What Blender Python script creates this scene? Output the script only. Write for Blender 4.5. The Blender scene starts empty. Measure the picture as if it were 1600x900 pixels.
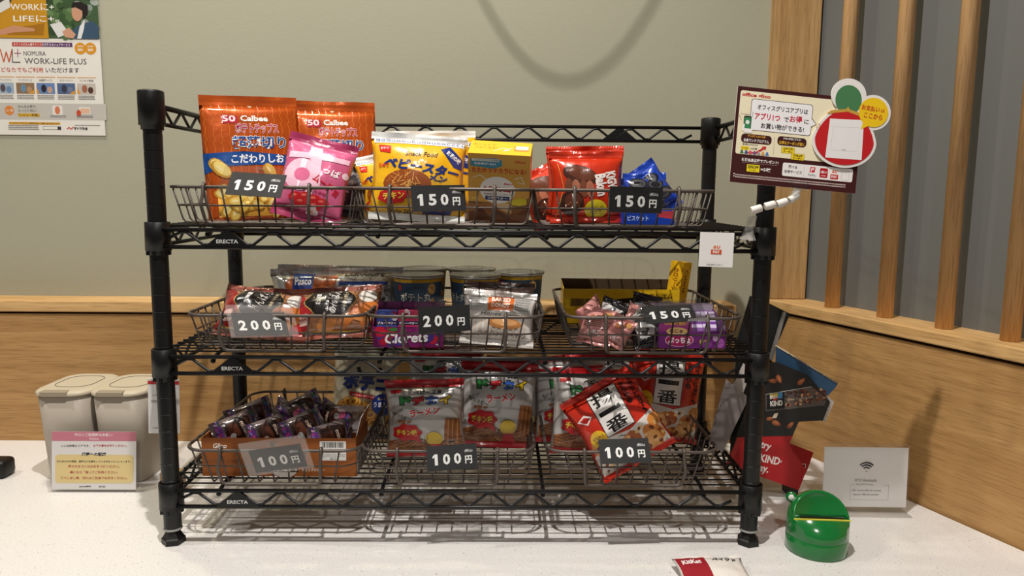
import bpy, bmesh, math, random
from mathutils import Vector, Matrix, Euler, noise
C = bpy.context.scene.collection
SC = bpy.context.scene
PI = math.pi
R = math.radians

def lin(c):
    if isinstance(c, str):
        c = c.lstrip('#'); c = tuple(int(c[i:i+2], 16) for i in (0, 2, 4))
    f = lambda v: (v/12.92 if v <= .04045 else ((v+.055)/1.055)**2.4)
    return tuple(f(x/255.0) for x in c) + (1.0,)

# ------------------------------------------------------------ camera
FPX = 1167.41
CAM = Vector((0.49256, -1.08035, 0.53178))
yaw, pitch, roll = 0.01519, 0.12867, 0.0091
fw = Vector((math.sin(yaw)*math.cos(pitch), math.cos(yaw)*math.cos(pitch), -math.sin(pitch)))
rt = Vector((math.cos(yaw), -math.sin(yaw), 0)); up = rt.cross(fw)
rt, up = rt*math.cos(roll)+up*math.sin(roll), -rt*math.sin(roll)+up*math.cos(roll)
cd = bpy.data.cameras.new('camera'); cam = bpy.data.objects.new('camera', cd); C.objects.link(cam)
cd.sensor_width = 36.0; cd.lens = FPX/1600*36.0; cd.clip_start = .01; cd.clip_end = 50
cam.matrix_world = Matrix(((rt.x, up.x, -fw.x, CAM.x), (rt.y, up.y, -fw.y, CAM.y), (rt.z, up.z, -fw.z, CAM.z), (0, 0, 0, 1)))
SC.camera = cam

# ------------------------------------------------------------ world and ceiling downlights
SC.view_settings.view_transform = 'Standard'; SC.view_settings.look = 'None'
SC.view_settings.gamma = 1.0; SC.view_settings.use_curve_mapping = False
SC.view_settings.exposure = 0.0
wd = bpy.data.worlds.new('room_ambient'); SC.world = wd; wd.use_nodes = True
wd.node_tree.nodes['Background'].inputs[0].default_value = (1.0, .95, .88, 1)
wd.node_tree.nodes['Background'].inputs[1].default_value = 0.14
CEIL = 2.2
def downlight(x, y, watts, rad, col=(1, .94, .85), ang=130, blend=.6, tx=None, ty=None):
    l = bpy.data.lights.new('downlight_beam', 'SPOT'); l.energy = watts; l.color = col
    l.shadow_soft_size = rad; l.spot_size = R(ang); l.spot_blend = blend
    o = bpy.data.objects.new('downlight_beam', l); C.objects.link(o)
    o.location = (x, y, CEIL-.06)
    if tx is not None:
        d = Vector((tx, ty, 0.3)) - o.location
        o.rotation_euler = d.to_track_quat('-Z', 'Y').to_euler()
    return o
LAMPS = [(.36, -.55, 145, .018), (.60, -2.0, 62, .03), (-1.15, -.30, 60, .03), (1.55, -.25, 10, .03), (-.36, .27, 36, .03)]
for x, y, w_, r_ in LAMPS: downlight(x, y, w_, r_, (1, .93, .66) if y > 0 else (1, .95, .89))

# ------------------------------------------------------------ materials
MATS = {}
def M(name, col=(128, 128, 128), rough=.5, metal=0.0, spec=.5, coat=0.0, bump=0.0, bscale=60, attr=False, trans=0.0, ior=1.45):
    if name in MATS: return MATS[name]
    m = bpy.data.materials.new(name); MATS[name] = m; m.use_nodes = True
    nt = m.node_tree; b = nt.nodes['Principled BSDF']
    b.inputs['Base Color'].default_value = lin(col); b.inputs['Roughness'].default_value = rough
    b.inputs['Metallic'].default_value = metal; b.inputs['Specular IOR Level'].default_value = spec
    b.inputs['Coat Weight'].default_value = coat; b.inputs['Coat Roughness'].default_value = .12
    b.inputs['Transmission Weight'].default_value = trans; b.inputs['IOR'].default_value = ior
    if attr:
        a = nt.nodes.new('ShaderNodeAttribute'); a.attribute_name = 'Col'
        nt.links.new(a.outputs['Color'], b.inputs['Base Color'])
    if bump:
        tc = nt.nodes.new('ShaderNodeTexCoord'); n = nt.nodes.new('ShaderNodeTexNoise'); bp = nt.nodes.new('ShaderNodeBump')
        n.inputs['Scale'].default_value = bscale; n.inputs['Detail'].default_value = 3
        bp.inputs['Strength'].default_value = bump; bp.inputs['Distance'].default_value = .01
        nt.links.new(tc.outputs['Object'], n.inputs['Vector']); nt.links.new(n.outputs['Fac'], bp.inputs['Height'])
        nt.links.new(bp.outputs['Normal'], b.inputs['Normal'])
        if coat: nt.links.new(bp.outputs['Normal'], b.inputs['Coat Normal'])
    return m

def sheet(name, tint, opac, gloss, rough=.08):
    """thin clear plastic: mostly see-through, a little diffuse, a glossy surface"""
    if name in MATS: return MATS[name]
    m = bpy.data.materials.new(name); MATS[name] = m; m.use_nodes = True
    nt = m.node_tree; nt.nodes.clear()
    o = nt.nodes.new('ShaderNodeOutputMaterial'); t = nt.nodes.new('ShaderNodeBsdfTransparent')
    d = nt.nodes.new('ShaderNodeBsdfDiffuse'); g = nt.nodes.new('ShaderNodeBsdfGlossy')
    fr = nt.nodes.new('ShaderNodeFresnel'); fr.inputs['IOR'].default_value = 1.45
    ml = nt.nodes.new('ShaderNodeMath'); ml.operation = 'MULTIPLY'; ml.inputs[1].default_value = gloss; ml.use_clamp = True
    a = nt.nodes.new('ShaderNodeMixShader'); b = nt.nodes.new('ShaderNodeMixShader')
    d.inputs['Color'].default_value = lin(tint); g.inputs['Roughness'].default_value = rough
    a.inputs[0].default_value = opac
    nt.links.new(t.outputs[0], a.inputs[1]); nt.links.new(d.outputs[0], a.inputs[2])
    nt.links.new(fr.outputs[0], ml.inputs[0]); nt.links.new(ml.outputs[0], b.inputs[0])
    nt.links.new(a.outputs[0], b.inputs[1]); nt.links.new(g.outputs[0], b.inputs[2]); nt.links.new(b.outputs[0], o.inputs[0])
    return m

def wood(name, c1, c2, c3, axis='X', sc=1.0):
    m = bpy.data.materials.new(name); m.use_nodes = True; nt = m.node_tree; b = nt.nodes['Principled BSDF']
    tc = nt.nodes.new('ShaderNodeTexCoord'); mp = nt.nodes.new('ShaderNodeMapping')
    s = {'X': (1.2, 26, 26), 'Y': (26, 1.2, 26), 'Z': (26, 26, 1.2)}[axis]
    mp.inputs['Scale'].default_value = tuple(v*sc for v in s)
    n1 = nt.nodes.new('ShaderNodeTexNoise'); n1.inputs['Scale'].default_value = 2.2; n1.inputs['Detail'].default_value = 6; n1.inputs['Distortion'].default_value = .2
    mp2 = nt.nodes.new('ShaderNodeMapping'); s2 = {'X': (9, 190, 190), 'Y': (190, 9, 190), 'Z': (190, 190, 9)}[axis]
    mp2.inputs['Scale'].default_value = tuple(v*sc for v in s2)
    n2 = nt.nodes.new('ShaderNodeTexNoise'); n2.inputs['Scale'].default_value = 2.0; n2.inputs['Detail'].default_value = 4
    cr = nt.nodes.new('ShaderNodeValToRGB'); e = cr.color_ramp.elements
    e[0].position = .3; e[0].color = lin(c1); e[1].position = .72; e[1].color = lin(c3)
    x = e.new(.5); x.color = lin(c2)
    mx = nt.nodes.new('ShaderNodeMixRGB'); mx.blend_type = 'MULTIPLY'; mx.inputs[0].default_value = .38
    cr2 = nt.nodes.new('ShaderNodeValToRGB'); e2 = cr2.color_ramp.elements
    e2[0].position = .36; e2[0].color = (.42, .36, .3, 1); e2[1].position = .5; e2[1].color = (1, 1, 1, 1)
    L = nt.links.new
    L(tc.outputs['Object'], mp.inputs[0]); L(tc.outputs['Object'], mp2.inputs[0])
    L(mp.outputs[0], n1.inputs['Vector']); L(mp2.outputs[0], n2.inputs['Vector'])
    L(n1.outputs['Fac'], cr.inputs[0]); L(n2.outputs['Fac'], cr2.inputs[0])
    L(cr.outputs[0], mx.inputs[1]); L(cr2.outputs[0], mx.inputs[2]); L(mx.outputs[0], b.inputs['Base Color'])
    bp = nt.nodes.new('ShaderNodeBump'); bp.inputs['Strength'].default_value = .12; bp.inputs['Distance'].default_value = .002
    L(n2.outputs['Fac'], bp.inputs['Height']); L(bp.outputs[0], b.inputs['Normal'])
    b.inputs['Roughness'].default_value = .5; b.inputs['Specular IOR Level'].default_value = .35
    return m

def stone():
    m = bpy.data.materials.new('white_quartz'); m.use_nodes = True; nt = m.node_tree; b = nt.nodes['Principled BSDF']
    tc = nt.nodes.new('ShaderNodeTexCoord'); L = nt.links.new
    n = nt.nodes.new('ShaderNodeTexNoise'); n.inputs['Scale'].default_value = 320; n.inputs['Detail'].default_value = 4
    cr = nt.nodes.new('ShaderNodeValToRGB'); cr.color_ramp.elements[0].position = .35; cr.color_ramp.elements[0].color = lin((216, 213, 210))
    cr.color_ramp.elements[1].position = .62; cr.color_ramp.elements[1].color = lin((228, 225, 223))
    v = nt.nodes.new('ShaderNodeTexVoronoi'); v.inputs['Scale'].default_value = 170
    vr = nt.nodes.new('ShaderNodeValToRGB'); vr.color_ramp.elements[0].position = .1; vr.color_ramp.elements[0].color = (0, 0, 0, 1); vr.color_ramp.elements[1].position = .17; vr.color_ramp.elements[1].color = (1, 1, 1, 1)
    n3 = nt.nodes.new('ShaderNodeSeparateColor')
    gt = nt.nodes.new('ShaderNodeMath'); gt.operation = 'GREATER_THAN'; gt.inputs[1].default_value = .8
    inv = nt.nodes.new('ShaderNodeMath'); inv.operation = 'SUBTRACT'; inv.inputs[0].default_value = 1
    mu = nt.nodes.new('ShaderNodeMath'); mu.operation = 'MULTIPLY'
    mx = nt.nodes.new('ShaderNodeMixRGB'); mx.inputs[2].default_value = lin((120, 108, 98))
    L(tc.outputs['Object'], n.inputs['Vector']); L(tc.outputs['Object'], v.inputs['Vector'])
    L(n.outputs['Fac'], cr.inputs[0]); L(v.outputs['Distance'], vr.inputs[0]); L(v.outputs['Color'], n3.inputs[0])
    L(n3.outputs[0], gt.inputs[0]); L(vr.outputs[0], inv.inputs[1]); L(inv.outputs[0], mu.inputs[0]); L(gt.outputs[0], mu.inputs[1])
    L(mu.outputs[0], mx.inputs[0]); L(cr.outputs[0], mx.inputs[1]); L(mx.outputs[0], b.inputs['Base Color'])
    b.inputs['Roughness'].default_value = .32; b.inputs['Specular IOR Level'].default_value = .45
    return m

# ------------------------------------------------------------ mesh helpers
def at(px, py, Y):
    """the point of the place seen at a photo position, at depth Y"""
    v = fw + rt*((px-800)/FPX) - up*((py-450)/FPX)
    return CAM + v*((Y-CAM.y)/v.y)

def obj(name, bm, mat, parent=None, smooth=False, loc=None, rot=None):
    me = bpy.data.meshes.new(name); bm.to_mesh(me); bm.free()
    for m in (mat if isinstance(mat, (list, tuple)) else [mat]): me.materials.append(m)
    if smooth:
        for p in me.polygons: p.use_smooth = True
    o = bpy.data.objects.new(name, me); C.objects.link(o)
    if parent: o.parent = parent
    if loc is not None: o.location = loc
    if rot is not None: o.rotation_euler = rot
    return o

def thing(name, label, cat, loc=(0, 0, 0), rot=(0, 0, 0), group=None):
    o = bpy.data.objects.new(name, None); C.objects.link(o); o.empty_display_size = .02
    o.location = loc; o.rotation_euler = tuple(R(a) for a in rot)
    o['label'] = label; o['category'] = cat
    if group: o['group'] = group
    return o

def tag(o, label, cat, group=None):
    o['label'] = label; o['category'] = cat
    if group: o['group'] = group
    return o

def struct(name, bm, mat, **k):
    o = obj(name, bm, mat, **k); o['kind'] = 'structure'; return o

def dup(root, loc=None, rot=None, label=None):
    r = root.copy(); C.objects.link(r)
    if loc is not None: r.location = loc
    if rot is not None: r.rotation_euler = tuple(R(a) for a in rot)
    if label: r['label'] = label
    for ch in list(root.children):
        c = ch.copy(); C.objects.link(c); c.parent = r
        for g in list(ch.children):
            d = g.copy(); C.objects.link(d); d.parent = c
    return r

def NB(): return bmesh.new()

def box(bm, x0, x1, y0, y1, z0, z1, mi=0, bev=0, seg=2):
    v = [bm.verts.new(p) for p in ((x0,y0,z0),(x1,y0,z0),(x1,y1,z0),(x0,y1,z0),(x0,y0,z1),(x1,y0,z1),(x1,y1,z1),(x0,y1,z1))]
    fs = [bm.faces.new([v[i] for i in q]) for q in ((0,3,2,1),(4,5,6,7),(0,1,5,4),(1,2,6,5),(2,3,7,6),(3,0,4,7))]
    for f in fs: f.material_index = mi
    if bev:
        es = list({e for f in fs for e in f.edges})
        bmesh.ops.bevel(bm, geom=es, offset=bev, segments=seg, affect='EDGES', profile=.5)
    return bm

def prism(bm, pts, y0, y1, mi=0):
    """outline in x,z extruded from y0 (front) to y1"""
    a = [bm.verts.new((x, y0, z)) for x, z in pts]; b = [bm.verts.new((x, y1, z)) for x, z in pts]
    n = len(pts); fs = [bm.faces.new(a), bm.faces.new(b[::-1])]
    for i in range(n): fs.append(bm.faces.new((a[i], b[i], b[(i+1) % n], a[(i+1) % n])))
    for f in fs: f.material_index = mi
    bmesh.ops.recalc_face_normals(bm, faces=fs)
    return bm

def extrude_plan(bm, pts, z0, z1, mi=0):
    a = [bm.verts.new((x, y, z0)) for x, y in pts]; b = [bm.verts.new((x, y, z1)) for x, y in pts]
    n = len(pts); fs = [bm.faces.new(a[::-1]), bm.faces.new(b)]
    for i in range(n): fs.append(bm.faces.new((a[i], a[(i+1) % n], b[(i+1) % n], b[i])))
    for f in fs: f.material_index = mi
    bmesh.ops.recalc_face_normals(bm, faces=fs)
    return bm

def tube(bm, pts, r, n=6, closed=False, caps=True, mi=0):
    pts = [Vector(p) for p in pts]; m = len(pts)
    T = []
    for i in range(m):
        if closed: t = (pts[(i+1) % m]-pts[i]).normalized() + (pts[i]-pts[i-1]).normalized()
        else:
            t = Vector((0, 0, 0))
            if i < m-1: t += (pts[i+1]-pts[i]).normalized()
            if i > 0: t += (pts[i]-pts[i-1]).normalized()
        T.append(t.normalized() if t.length > 1e-9 else Vector((0, 0, 1)))
    a = Vector((0, 0, 1)) if abs(T[0].z) < .9 else Vector((1, 0, 0))
    N = (a - T[0]*a.dot(T[0])).normalized(); rings = []
    for i in range(m):
        N = (N - T[i]*N.dot(T[i])).normalized(); B = T[i].cross(N)
        rr = r[i] if isinstance(r, (list, tuple)) else r
        rings.append([bm.verts.new(pts[i] + (N*math.cos(2*PI*k/n) + B*math.sin(2*PI*k/n))*rr) for k in range(n)])
    for i in range(m if closed else m-1):
        A, D = rings[i], rings[(i+1) % m]
        for k in range(n):
            f = bm.faces.new((A[k], A[(k+1) % n], D[(k+1) % n], D[k])); f.smooth = True; f.material_index = mi
    if caps and not closed:
        bm.faces.new(rings[0][::-1]).material_index = mi; bm.faces.new(rings[-1]).material_index = mi
    return bm

def lathe(bm, prof, n=24, cx=0, cy=0, z0=0, mi=0, smooth=True):
    rings = []
    for r, z in prof:
        rings.append([bm.verts.new((cx+r*math.cos(2*PI*k/n), cy+r*math.sin(2*PI*k/n), z0+z)) for k in range(n)])
    for A, D in zip(rings, rings[1:]):
        for k in range(n):
            f = bm.faces.new((A[k], A[(k+1) % n], D[(k+1) % n], D[k])); f.smooth = smooth; f.material_index = mi
    if prof[0][0] > 1e-6: bm.faces.new(rings[0][::-1]).material_index = mi
    if prof[-1][0] > 1e-6: bm.faces.new(rings[-1]).material_index = mi
    return bm

def ball(bm, c, r, n=10, mi=0):
    g = bmesh.ops.create_uvsphere(bm, u_segments=n, v_segments=max(6, n//2+1), radius=r, matrix=Matrix.Translation(c))
    for v in g['verts']:
        for f in v.link_faces: f.smooth = True; f.material_index = mi
    return bm

def rrect_pts(x0, x1, y0, y1, r, k=5):
    out = []
    for cx, cy, a0 in ((x1-r, y1-r, 0), (x0+r, y1-r, 90), (x0+r, y0+r, 180), (x1-r, y0+r, 270)):
        for i in range(k+1):
            a = R(a0 + 90*i/k); out.append((cx+r*math.cos(a), cy+r*math.sin(a)))
    return out

# ------------------------------------------------------------ printing: flat coloured shapes and lettering laid on a surface
TXT = {}
def glyphs(s, bold):
    k = (s, round(bold, 4))
    if k in TXT: return TXT[k]
    c = bpy.data.curves.new('lettering', 'FONT'); c.body = s; c.offset = bold; c.resolution_u = 2
    try: c.fill_mode = 'FRONT'
    except Exception: pass
    o = bpy.data.objects.new('lettering', c); me = o.to_mesh()
    vs = [(v.co.x, v.co.y) for v in me.vertices]; fs = [tuple(p.vertices) for p in me.polygons if p.normal.z > 0 or True]
    o.to_mesh_clear(); bpy.data.objects.remove(o); bpy.data.curves.remove(c)
    if not vs: vs = [(0, 0), (1, 0), (0, 1)]; fs = []
    xs = [v[0] for v in vs]; ys = [v[1] for v in vs]
    TXT[k] = (vs, fs, (min(xs), max(xs), min(ys), max(ys))); return TXT[k]

class Print:
    STEP = .00008
    def __init__(s): s.it = []
    def poly(s, pts, col):
        s.it.append((list(pts), [tuple(range(len(pts)))], lin(col))); return s
    def rect(s, x0, x1, y0, y1, col): return s.poly([(x0, y0), (x1, y0), (x1, y1), (x0, y1)], col)
    def rrect(s, x0, x1, y0, y1, r, col): return s.poly(rrect_pts(x0, x1, y0, y1, r), col)
    def ell(s, cx, cy, a, b, col, n=20, rot=0):
        c_, s_ = math.cos(R(rot)), math.sin(R(rot)); P = []
        for k in range(n):
            x, y = a*math.cos(2*PI*k/n), b*math.sin(2*PI*k/n); P.append((cx+x*c_-y*s_, cy+x*s_+y*c_))
        return s.poly(P, col)
    def line(s, pts, w, col):
        for (x0, y0), (x1, y1) in zip(pts, pts[1:]):
            dx, dy = x1-x0, y1-y0; l = math.hypot(dx, dy) or 1; nx, ny = -dy/l*w/2, dx/l*w/2
            s.poly([(x0-nx, y0-ny), (x1-nx, y1-ny), (x1+nx, y1+ny), (x0+nx, y0+ny)], col)
        return s
    def many(s, polys, col):
        V, F = [], []
        for P in polys:
            F.append(tuple(range(len(V), len(V)+len(P)))); V += list(P)
        s.it.append((V, F, lin(col))); return s
    def text(s, t, cx, cy, w, h, col, bold=.0, rot=0, shear=0, out=None, ow=.05, out2=None, ow2=.1):
        base = glyphs(t, bold)[2]; bx, by = (base[0]+base[1])/2, (base[2]+base[3])/2
        sx, sy = w/(base[1]-base[0]), h/(base[3]-base[2])
        c_, s_ = math.cos(R(rot)), math.sin(R(rot))
        for b, cc in ((ow2+bold, out2), (ow+bold, out), (bold, col)):
            if cc is None: continue
            vs, fs, _ = glyphs(t, b); V = []
            for x, y in vs:
                x, y = (x-bx)*sx, (y-by)*sy; x += y*shear
                V.append((cx+x*c_-y*s_, cy+x*s_+y*c_))
            s.it.append((V, fs, lin(cc)))
        return s
    def vtext(s, t, cx, y1, size, col, bold=.02, step=1.08, **k):
        for i, ch in enumerate(t): s.text(ch, cx, y1-size*(.5+i*step), size, size, col, bold, **k)
        return s
    def build(s, name, mat, parent, S=None, cuts=None, off=.00025, y0=0.0):
        bm = NB(); lay = bm.loops.layers.float_color.new('Col')
        bbs, lv = [], []
        for i, (V, F, col) in enumerate(s.it):
            xs = [q[0] for q in V]; ys = [q[1] for q in V]; bb = (min(xs), max(xs), min(ys), max(ys)); k = 0
            for o_, l_ in zip(bbs, lv):      # a shape lies one thin step above the highest one it covers
                if l_ >= k and bb[0] < o_[1] and bb[1] > o_[0] and bb[2] < o_[3] and bb[3] > o_[2]: k = l_+1
            bbs.append(bb); lv.append(k)
            z = off + k*s.STEP; vv = [bm.verts.new((x, y, z)) for x, y in V]
            for f in F:
                try: fa = bm.faces.new([vv[j] for j in f])
                except ValueError: continue
                for l in fa.loops: l[lay] = col
        bm.normal_update()
        big = [f for f in bm.faces if len(f.verts) > 4]
        if big: bmesh.ops.triangulate(bm, faces=big)
        if S and cuts:
            for c in cuts[0]: bmesh.ops.bisect_plane(bm, geom=bm.verts[:]+bm.edges[:]+bm.faces[:], plane_co=(c, 0, 0), plane_no=(1, 0, 0))
            for c in cuts[1]: bmesh.ops.bisect_plane(bm, geom=bm.verts[:]+bm.edges[:]+bm.faces[:], plane_co=(0, c, 0), plane_no=(0, 1, 0))
        for v in bm.verts:
            x, y, z = v.co
            if S:
                p, n = S(x, y); v.co = p + n*z
            else: v.co = (x, y0 - z, y)
        for f in bm.faces:
            pass
        bm.normal_update()
        o = obj(name, bm, mat, parent, smooth=bool(S)); return o

# ------------------------------------------------------------ shared materials
PAPER = M('printed_paper', rough=.55, spec=.3, attr=True)
CARDB = M('printed_card', rough=.42, spec=.4, attr=True)
FILMP = M('printed_film', rough=.28, spec=.5, coat=.5, attr=True, bump=.10, bscale=45)
BLACKM = M('black_coated_steel', (17, 17, 18), .38, 0, .5)
BLACKP = M('black_plastic', (15, 15, 16), .42, 0, .45)
BASKM = M('bronze_grey_wire', (92, 83, 77), .42, .35, .5)
WHITEP = M('white_plastic', (235, 233, 228), .35)
CLEAR = sheet('clear_plastic_sheet', (240, 240, 240), .002, .3, .03)
SHEEN = sheet('sheen_tinted_sleeve', (225, 222, 220), .055, .4, .15)  # diffuse grey haze put in for the light reflecting off the sleeve
CLAMPM = sheet('clear_clamp_plastic', (225, 225, 222), .10, 1.5, .06)
ACRYL = sheet('clear_acrylic', (235, 238, 238), .01, .5, .04)
# ------------------------------------------------------------ the room
OAK_H = wood('oak_veneer_panel', (164, 124, 76), (176, 136, 86), (188, 148, 96), 'X')
OAK_E = wood('oak_edging', (186, 146, 92), (204, 164, 110), (216, 178, 124), 'X')
OAK_V = wood('oak_post', (158, 122, 78), (176, 140, 92), (190, 154, 106), 'Z')
OAK_P = wood('oak_pole', (204, 160, 108), (220, 176, 124), (230, 190, 140), 'Z')
PAINT = M('painted_wall', (162, 160, 141), .6, 0, .3, bump=.04, bscale=220)
GREYW = M('grey_painted_wall', (106, 107, 105), .6, 0, .3)
WALLY = .53
b = NB(); box(b, -2.4, 1.10, WALLY, WALLY+.1, -.9, CEIL); struct('wall_back', b, PAINT)
# oak dado along the back wall
b = NB(); box(b, -2.4, .985, .46, WALLY-.0005, -.06, .2715); struct('wall_back_panel', b, OAK_H)
b = NB(); box(b, -2.4, .985, .454, WALLY-.0005, .2765, .300, bev=.0025); struct('trim_1', b, OAK_E)
b = NB(); box(b, -2.4, .980, .468, WALLY-.0005, .2715, .2765); struct('trim_2', b, M('dark_gap', (52, 36, 22), .8))
# right wall stands at an angle; local x runs along it towards the viewer, local y into the wall
RW = Matrix.Translation((1.218, .154, 0)) @ Matrix(((.3666, .9304, 0, 0), (-.9304, .3666, 0, 0), (0, 0, 1, 0), (0, 0, 0, 1)))
def rw(o): o.matrix_world = RW; return o
b = NB(); box(b, -.46, 1.6, 0, .07, -.06, .2775); rw(struct('wall_right_panel', b, OAK_H))
b = NB(); box(b, -.455, 1.6, -.007, .11, .2835, .306, bev=.0025); rw(struct('trim_3', b, OAK_E))
b = NB(); box(b, -.455, 1.6, .006, .07, .2775, .2835); rw(struct('trim_4', b, MATS['dark_gap']))
b = NB(); box(b, -.50, 1.6, .075, .16, -.9, CEIL); rw(struct('wall_right', b, GREYW))
b = NB(); box(b, 1.052, 1.150, .508, .60, .3065, CEIL, bev=.002); struct('trim_5', b, OAK_V)
for i, s_ in enumerate((-.249, -.122, -.001, .113, .234, .355, .476)):
    b = NB(); lathe(b, [(.0142, .3065), (.0142, CEIL)], 28)
    o = obj('wooden_pole', b, OAK_P); o.matrix_world = RW @ Matrix.Translation((s_, .036, 0))
    nm = ['slim round oak pole nearest the square corner post, behind the payment sign', 'second round oak pole from the square corner post',
          'third round oak pole from the square corner post', 'round oak pole cut by the right edge of the photo'] + ['fifth round oak pole from the corner post, just out of frame', 'sixth round oak pole from the square corner post', 'seventh round oak pole from the square corner post']
    tag(o, nm[i], 'pole', 'oak poles standing on the right ledge')
b = NB(); extrude_plan(b, [(-2.4, -3.0), (3.2, -3.0), (3.2, .6), (-2.4, .6)], CEIL, CEIL+.05); struct('ceiling', b, M('white_ceiling', (225, 222, 214), .8))
b = NB(); extrude_plan(b, [(-2.4, -3.0), (3.2, -3.0), (3.2, .6), (-2.4, .6)], -.92, -.86); struct('floor', b, M('grey_carpet', (110, 106, 100), .95, bump=.3, bscale=400))
t = thing('counter', 'white speckled stone counter carrying the rack', 'counter', (0, 0, -.86))
QZ = stone()
pl = [(-2.4, -.34), (1.407, -.34), (1.0954, .4595), (-2.4, .4595)]
b = NB(); extrude_plan(b, pl, -.04, 0); o = obj('countertop', b, QZ, t, loc=(0, 0, .86))
b = NB(); box(b, -2.4, 1.10, -.30, .40, -.86, -.0405); obj('cabinet_base', b, OAK_H, t, loc=(0, 0, .86))
# the loop of cable that hangs in front of the wall, above the photo
b = NB(); pts = []
for i in range(41):
    u = -1.6 + 3.2*i/40
    pts.append((.522 + .110*u, .10, 1.310 + .104*u*u))
pts = [(pts[0][0]-.02, .10, CEIL)] + pts + [(pts[-1][0]+.02, .10, CEIL)]
tube(b, pts, .0022, 8); tag(obj('hanging_cable', b, M('grey_cable', (90, 90, 90), .5), smooth=True), 'cable looping down from the ceiling above the rack', 'cable')
# downlight rings round the lamps
DLN = ['above the front of the rack', 'furthest out in the room behind the viewer', 'over the left end of the counter', 'nearest the wall with the poles', 'close to the back wall above the bins']
for i, (x, y, w_, r_) in enumerate(LAMPS):
    b = NB(); lathe(b, [(.05, CEIL-.012), (.066, CEIL-.012), (.068, CEIL-.0005), (.05, CEIL-.0005), (.05, CEIL-.012)], 28)
    o = tag(obj('downlight', b, WHITEP), 'white round ceiling downlight ring ' + DLN[i], 'downlight', 'ceiling downlights'); o.location = (x, y, 0)
# ------------------------------------------------------------ wire shelving rack
W, DP = .874, .30646
ZL = [.06119, .26439, .44897]; DZ = .02464; ZT = .62562
rack = thing('wire_shelving_rack', 'black steel wire shelving rack with three loaded shelves', 'rack')
ro = .010
def post(x, y):
    prof = [(.0105, .0245), (.0127, .0245)]
    z = .05
    while z < .655:
        prof += [(.0127, z-.0007), (.0122, z-.0003), (.0122, z+.0003), (.0127, z+.0007)]; z += .0254
    prof += [(.0127, .662)]
    b = NB(); lathe(b, prof, 28, smooth=False)
    p = obj('post', b, BLACKM, rack, loc=(x, y, 0))
    b = NB(); lathe(b, [(.0132, .0215), (.0136, .0225), (.0136, .0240), (.0132, .0248)], 28); obj('foot_ring', b, M('grey_rubber', (150, 150, 146), .5), p)
    b = NB(); lathe(b, [(.0165, 0), (.0172, .001), (.0172, .0085), (.0150, .0105), (.0092, .0200), (.0085, .0222)], 6, smooth=False); obj('foot', b, BLACKP, p, rot=(0, 0, R(15)))
    for zl in ZL:
        b = NB(); lathe(b, [(.0128, zl-.0125), (.0150, zl-.0125), (.0152, zl-.0065), (.0176, zl-.0062), (.0172, zl+DZ+.0098), (.0166, zl+DZ+.0102), (.0150, zl+DZ+.0102), (.0148, zl+DZ+.004), (.0128, zl+DZ+.004)], 28)
        for k in range(8): 
            a = 2*PI*k/8; cx, cy = .0150*math.cos(a), .0150*math.sin(a)
            box(b, cx-.002, cx+.002, cy-.002, cy+.002, zl-.0122, zl-.0068)
        obj('collar', b, BLACKP, p)
    b = NB(); lathe(b, [(.0128, ZT-.0125), (.0150, ZT-.0125), (.0152, ZT-.0065), (.0178, ZT-.0062), (.0176, ZT+DZ+.0150), (.0168, ZT+DZ+.0165), (.0125, ZT+DZ+.0178), (.0115, ZT+DZ+.0165), (0, ZT+DZ+.0165)], 28); obj('cap', b, BLACKP, p)
    return p
for x, y in ((0, 0), (W, 0), (0, DP), (W, DP)): post(x, y)

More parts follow.
